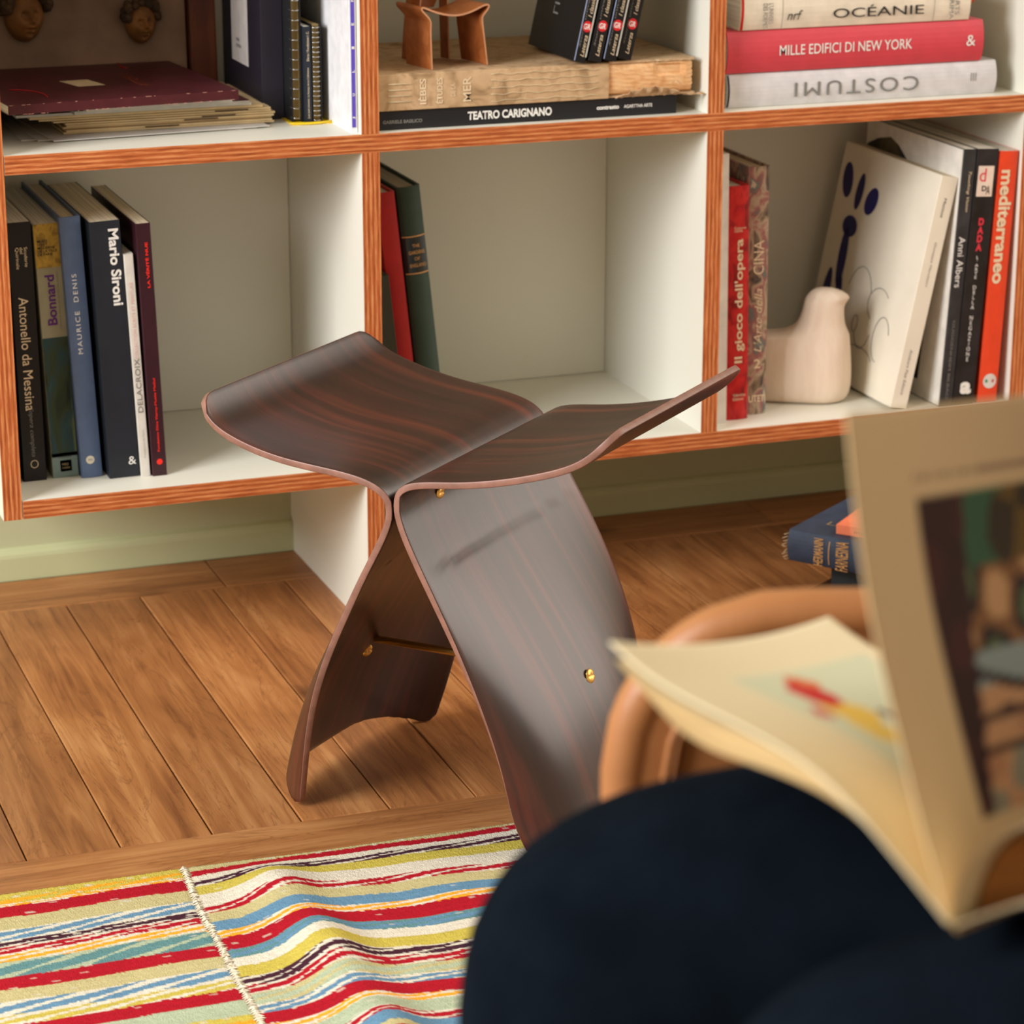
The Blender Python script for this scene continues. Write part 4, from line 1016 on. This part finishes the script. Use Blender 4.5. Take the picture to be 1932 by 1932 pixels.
# ------------------------------------------------------------------ seated reader
M_JEAN = plain('dark_denim', (12, 18, 25), 1, .02, noise=.12, nscale=30, bump=.4, bscale=900)
M_SKIN = plain('skin', (206, 150, 120), .5, .4, noise=.03)
M_KNIT = plain('charcoal_knit', (60, 60, 66), .9, .1, noise=.1, bump=.4, bscale=300)
M_HAIR = plain('brown_hair', (58, 38, 26), .6, .4, noise=.2, nscale=80)
M_SHOE = plain('black_shoe_leather', (24, 22, 22), .35, .5)
pe = thing('person', 'seated person in dark blue jeans with an open book on the lap', 'person', FR(-.6, RC, 0))
pi_ = pe.matrix_world.inverted()


def skin(name, nodes, edges, mat, parent, sub=2, root=0):
    me = bpy.data.meshes.new(name); me.from_pydata([tuple(pi_ @ Vector(p)) for p, r in nodes], edges, []); me.materials.append(mat)
    o = part(name, me, parent); md = o.modifiers.new('skin', 'SKIN'); md.use_smooth_shade = True
    for i, (p, r) in enumerate(nodes):
        r = r if hasattr(r, '__len__') else (r, r); me.skin_vertices[0].data[i].radius = r
    me.skin_vertices[0].data[root].use_root = True
    s_ = o.modifiers.new('sub', 'SUBSURF'); s_.levels = 1; s_.render_levels = sub; return o


KN1 = FR(-.185, -1.780, .502); KN2 = FR(-.262, -1.951, .517)
hipc = FR(-0.575, RC, .54); H1 = FR(-0.560, RC + .085, .505); H2_ = FR(-0.560, RC - .085, .51)
A1 = FR(-.235, -1.775, .10); A2_ = FR(-.300, -1.965, .10)
ch1 = FR(-0.615, RC, .80); nk = FR(-0.605, RC, 1.00); hd = FR(-0.570, RC, 1.13)
SR, SL = FR(-0.615, RC + .17, .95), FR(-0.615, RC - .17, .95)
HR_ = Vector((-.120, -1.765, .735)); HL_ = Vector((-.235, -2.06, .655))
ER = FR(-0.495, RC + .27, .74); EL = FR(-0.485, RC - .26, .72)
nodes = [(hipc, .11), (FR(-0.595, RC, .68), .095), (ch1, .105), (nk, .048), (hd, (.078, .095)), (H1, .075), (KN1, .058), (A1, .036), (FR(-.12, -1.775, .05), .032), (H2_, .075), (KN2, .058), (A2_, .036), (FR(-.185, -1.965, .05), .032),
         (SR, .05), (ER, .037), (HR_, .026), (SL, .05), (EL, .037), (HL_, .026), (FR(-0.555, RC, 1.20), (.06, .07))]
edges = [(0, 1), (1, 2), (2, 3), (3, 4), (4, 19), (0, 5), (5, 6), (6, 7), (7, 8), (0, 9), (9, 10), (10, 11), (11, 12), (2, 13), (13, 14), (14, 15), (2, 16), (16, 17), (17, 18)]
# fingers: palm then five short chains
for hand, idx, dirv, side in ((HR_, 15, Vector((.0, .55, -.4)), 1), (HL_, 18, Vector((-.8, .1, -.25)), -1)):
    dv_ = dirv.normalized(); sd = dv_.cross(Vector((0, 0, 1))).normalized(); b0 = len(nodes)
    nodes.append((hand + dv_ * .05, (.030, .016))); edges.append((idx, b0))
    for k, (o_, L_) in enumerate([(-.027, .062), (-.009, .072), (.009, .068), (.026, .052)]):
        n0 = len(nodes); nodes.append((hand + dv_ * .085 + sd * o_, .0085)); nodes.append((hand + dv_ * (.085 + L_ * .5) + sd * o_ + Vector((0, 0, -.006)), .0078)); nodes.append((hand + dv_ * (.085 + L_ * .85) + sd * o_ + Vector((0, 0, -.022)), .007))
        edges += [(b0, n0), (n0, n0 + 1), (n0 + 1, n0 + 2)]
    n0 = len(nodes); nodes.append((hand + dv_ * .045 - sd * .036, .0105)); nodes.append((hand + dv_ * .075 - sd * .045 + Vector((0, 0, -.01)), .009)); edges += [(idx, n0), (n0, n0 + 1)]
skin('body', nodes, edges, M_SKIN, pe)
mid1 = H1.lerp(KN1, .5); mid2 = H2_.lerp(KN2, .5)
jn = [(hipc, .118), (H1, .098), (mid1 + Vector((0, 0, .004)), .094), (KN1 - FV * .03, .090), (KN1 + FV * .012 + Vector((0, 0, -.012)), .085), (KN1.lerp(A1, .28), .072), (KN1.lerp(A1, .65), .062), (A1 + Vector((0, 0, .01)), .055),
      (H2_, .098), (mid2 + Vector((0, 0, .004)), .094), (KN2 - FV * .03, .086), (KN2 + FV * .012 + Vector((0, 0, -.012)), .079), (KN2.lerp(A2_, .28), .072), (KN2.lerp(A2_, .65), .062), (A2_ + Vector((0, 0, .01)), .055), (FR(-0.600, RC, .66), .125)]
skin('jeans', jn, [(0, 1), (1, 2), (2, 3), (3, 4), (4, 5), (5, 6), (6, 7), (0, 8), (8, 9), (9, 10), (10, 11), (11, 12), (12, 13), (13, 14), (0, 15)], M_JEAN, pe, 3)
sw = [(ch1, .145), (FR(-0.605, RC, .67), .14), (FR(-0.615, RC, .92), .12), (SR, .065), (SR.lerp(ER, .5), .055), (ER, .05), (ER.lerp(HR_, .85), .037), (SL, .065), (SL.lerp(EL, .5), .055), (EL, .05), (EL.lerp(HL_, .85), .037), (FR(-0.610, RC, .985), .062)]
skin('sweater', sw, [(0, 1), (0, 2), (2, 3), (3, 4), (4, 5), (5, 6), (2, 7), (7, 8), (8, 9), (9, 10), (2, 11)], M_KNIT, pe)
for A_, r0 in ((A1, -1.775), (A2_, -1.965)):
    skin('shoe', [(FR((A_ @ FV) - .03, r0, .042), (.038, .036)), (FR((A_ @ FV) + .05, r0, .042), (.042, .034)), (FR((A_ @ FV) + .14, r0, .034), (.042, .026)), (FR((A_ @ FV) + .18, r0, .03), (.03, .02))], [(0, 1), (1, 2), (2, 3)], M_SHOE, pe)
# face and hair
hc = FR(-0.570, RC, 1.135)


def blob(name, c, rad, mat, parent, rot=None):
    bm = bmesh.new(); bmesh.ops.create_uvsphere(bm, u_segments=20, v_segments=14, radius=1)
    R_ = Matrix(((FV.x, RV.x, 0), (FV.y, RV.y, 0), (0, 0, 1)))
    for v in bm.verts: v.co = pi_ @ (Vector(c) + R_ @ Vector((v.co.x * rad[0], v.co.y * rad[1], v.co.z * rad[2])))
    return part(name, bm_mesh(name, bm, [mat], True), parent)


for s_ in (-1, 1): blob('eye', hc + FV * .066 + RV * .031 * s_ + Vector((0, 0, .012)), (.0105, .013, .008), plain('eye_white', (230, 226, 220), .2), pe)
for s_ in (-1, 1): blob('ear', hc + RV * .078 * s_ - FV * .005, (.016, .008, .03), M_SKIN, pe)
for s_ in (-1, 1): blob('iris', hc + FV * .0735 + RV * .031 * s_ + Vector((0, 0, .011)), (.004, .0055, .0055), plain('iris', (60, 44, 34), .2), pe)
blob('nose', hc + FV * .083 + Vector((0, 0, -.012)), (.018, .011, .024), M_SKIN, pe)
blob('mouth', hc + FV * .072 + Vector((0, 0, -.048)), (.012, .024, .007), plain('lip', (168, 90, 80), .5), pe)
blob('hair', hc - FV * .022 + Vector((0, 0, .045)), (.100, .092, .095), M_HAIR, pe)

# ------------------------------------------------------------------ open book on the lap
ob_ = thing('open_art_book', 'open cream-paged art book on the jeans, one page being turned upright', 'book', (-.400, -1.940, .604))
oi_ = ob_.matrix_world.inverted()
g = Vector((.159, .129, -.052))
G0 = Vector((-.400, -1.940, .604))
M_PG = vcol('printed_page', .8, 0, spec=.15)
M_PGE = pages_mat('deckled_page_edges', (222, 190, 136), (30, 30, 900))


def page(name, near, gv, nu, nv, paint, parent, label=None, thick=.0006, curl=None):
    K_ = spl([tuple(p) for p in near], nu)
    K_[0] = near[0]; K_[-1] = near[-1]
    V = []; cols = []
    for i in range(nu):
        for j in range(nv):
            a, b = i / (nu - 1), j / (nv - 1); p = Vector(K_[i]) + gv * b
            if curl: p += curl(a, b)
            V.append(oi_ @ p); cols.append(tuple(srgb(*paint(a, b))))
    me = mesh(name, V, grid(nu, nv), [M_PG], smooth=True)
    c = me.color_attributes.new('Col', 'FLOAT_COLOR', 'POINT'); c.data.foreach_set('color', np.array(cols).ravel())
    o = part(name, me, parent, label); md = o.modifiers.new('s', 'SOLIDIFY'); md.thickness = thick; md.offset = -1; return o


CR = (226, 212, 178)


def left_paint(a, b):      # a: gutter 0 -> fore edge 1, b: near 0 -> far 1
    if not (.16 < a < .80 and .30 < b < .93): return CR
    c = (206, 208, 180); x, y = (a - .16) / .64, (b - .30) / .63
    def el(cx, cy, rx, ry, an=0):
        dx, dy = x - cx, y - cy; u = dx * math.cos(an) + dy * math.sin(an); v = -dx * math.sin(an) + dy * math.cos(an); return (u / rx) ** 2 + (v / ry) ** 2 < 1
    if abs(y - .36 - .25 * (x - .5) + .05 * math.sin(x * 9)) < .022 and .05 < x < .62: c = (92, 54, 62)
    if abs(y - .15 - .5 * x) < .02 and .02 < x < .4: c = (150, 84, 110)
    if el(.64, .26, .10, .11, .4): c = (226, 186, 84)
    if el(.52, .20, .09, .08, -.3): c = (226, 190, 92)
    if el(.80, .28, .12, .10, .3): c = (196, 44, 46)
    if el(.66, .10, .05, .04): c = (200, 56, 70)
    if el(.34, .34, .10, .07, .8): c = (150, 110, 130)
    if el(.22, .28, .08, .08): c = (196, 150, 150)
    if el(.90, .36, .04, .08, .8): c = (214, 120, 70)
    return c


def stand_paint(a, b):     # a: gutter 0 -> outer 1, b: near 0 -> far 1
    if .885 < a - .0 * b < .897 and b > .20 and (math.sin(b * 240) > -.4 or b > .45): return (150, 118, 96)
    if not (.215 < a < .86 and .205 < b < 1.6): return (226, 196, 150)  # bare paper tinted warmer: shade and light through the leaf painted in
    x, y = (b - .205), (a - .215) / .645
    n_ = math.sin(x * 31 + y * 9) * .5 + math.sin(x * 17 - y * 23 + 1) * .5
    wdg = .05 + .13 * y
    if x < wdg: return (58, 30, 22) if n_ < .3 else (74, 34, 26)
    if y > .80: return (58, 96, 66) if x < .30 + .1 * n_ else ((110, 84, 30) if n_ > 0 else (60, 48, 24))
    if abs(y - (.50 - .10 * math.sin((x - .1) * 5))) < .018: return (44, 26, 22)
    if abs(y - .30 - .05 * math.sin(x * 8)) < .015 or abs(y - .22 - .12 * (x - .4) ** 2) < .014: return (70, 44, 34)
    if y > .55: return (206, 160, 110) if n_ > .35 else ((140, 96, 56) if n_ > -.1 else ((48, 36, 26) if n_ > -.6 else (96, 110, 74)))
    if y > .44: return (150, 164, 160) if x < .33 else (176, 120, 96)
    if y < .26 and n_ > .1: return (150, 146, 124)
    return (206, 156, 112) if n_ > -.5 else (190, 136, 96)


near_left = [G0, Vector((-.411, -1.921, .622)), Vector((-.421, -1.884, .640)), Vector((-.436, -1.838, .642)), Vector((-.4435, -1.790, .6375)), Vector((-.444, -1.747, .637))]
crl = lambda a, b: Vector((0, 0, 1)) * (.006 * a * a * (2 * b - 1) ** 2)
page('left_page', near_left, g, 90, 60, left_paint, ob_, 'left page with a small red and yellow flower print', curl=crl)
page('turning_page', [G0, Vector((-0.4015, -1.9212, 0.6316)), Vector((-0.4022, -1.8998, 0.6631)), Vector((-0.4025, -1.8736, 0.7026)), Vector((-0.3955, -1.8432, 0.7539))], g * 1.25, 110, 90, stand_paint, ob_, 'page standing upright with a dark interior picture', curl=lambda a, b: Vector((0, 0, .0165 * a * b)))


def slab(name, top, bot, gv, mats, parent):
    """solid between two near-edge curves extruded along gv; near and far faces use material 1"""
    n_ = 30; T_ = spl([tuple(p) for p in top], n_); B_ = spl([tuple(p) for p in bot], n_); V = []; F = []; fm = []
    for off in (Vector((0, 0, 0)), gv):
        V += [oi_ @ (Vector(p) + off) for p in T_] + [oi_ @ (Vector(p) + off) for p in B_]
    m_ = 2 * n_
    for i in range(n_ - 1):
        F += [(i, i + 1, n_ + i + 1, n_ + i), (m_ + i + 1, m_ + i, m_ + n_ + i, m_ + n_ + i + 1), (i, m_ + i, m_ + i + 1, i + 1), (n_ + i, n_ + i + 1, m_ + n_ + i + 1, m_ + n_ + i)]; fm += [1, 1, 0, 1]
    F += [(0, n_, m_ + n_, m_), (n_ - 1, m_ + n_ - 1, m_ + 2 * n_ - 1, 2 * n_ - 1)]; fm += [1, 1]
    return part(name, mesh(name, V, F, mats, fm, smooth=False), parent)


M_PGT = plain('cream_page', (224, 208, 172), .85, noise=.01)
dn = Vector((.002, -.004, -.0016))
topL = [p + dn * .6 for p in near_left]
botL = [p + dn * k + Vector((0, 0, -k * .0011)) for p, k in zip(near_left, (.8, 2.0, 3.2, 4.2, 6.0, 7.4))]
slab('left_pages', topL, botL, g, [M_PGT, M_PGE], ob_)
topR = [G0 + Vector((.001, 0, .0)), Vector((-.3985, -1.9405, .6160)), Vector((-.3930, -1.9400, .6285)), Vector((-.3830, -1.9420, .6370)), Vector((-.3660, -1.9470, .6405)), Vector((-.3300, -1.9600, .6400)), Vector((-.27, -1.985, .634)), Vector((-.21, -2.01, .628))]
botR = [G0 + Vector((.002, -.001, -.001)), Vector((-.394, -1.943, .6055)), Vector((-.386, -1.946, .6085)), Vector((-.377, -1.949, .6120)), Vector((-.362, -1.955, .6140)), Vector((-.33, -1.966, .6150)), Vector((-.27, -1.990, .6110)), Vector((-.21, -2.015, .606))]
gu = g.normalized(); ins = gu * .018
dr = Vector((.0015, -.0005, -.0022))
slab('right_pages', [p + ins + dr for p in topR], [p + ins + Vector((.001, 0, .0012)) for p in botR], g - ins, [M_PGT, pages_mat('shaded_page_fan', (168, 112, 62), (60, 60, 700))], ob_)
slab('right_page', topR, [p + Vector((.0006, 0, -.0010)) for p in topR], g, [M_PGT, M_PGT], ob_)
slab('back_leaf', [p + Vector((0, 0, .0012)) for p in botR], botR, g, [M_PGT, M_PGT], ob_)
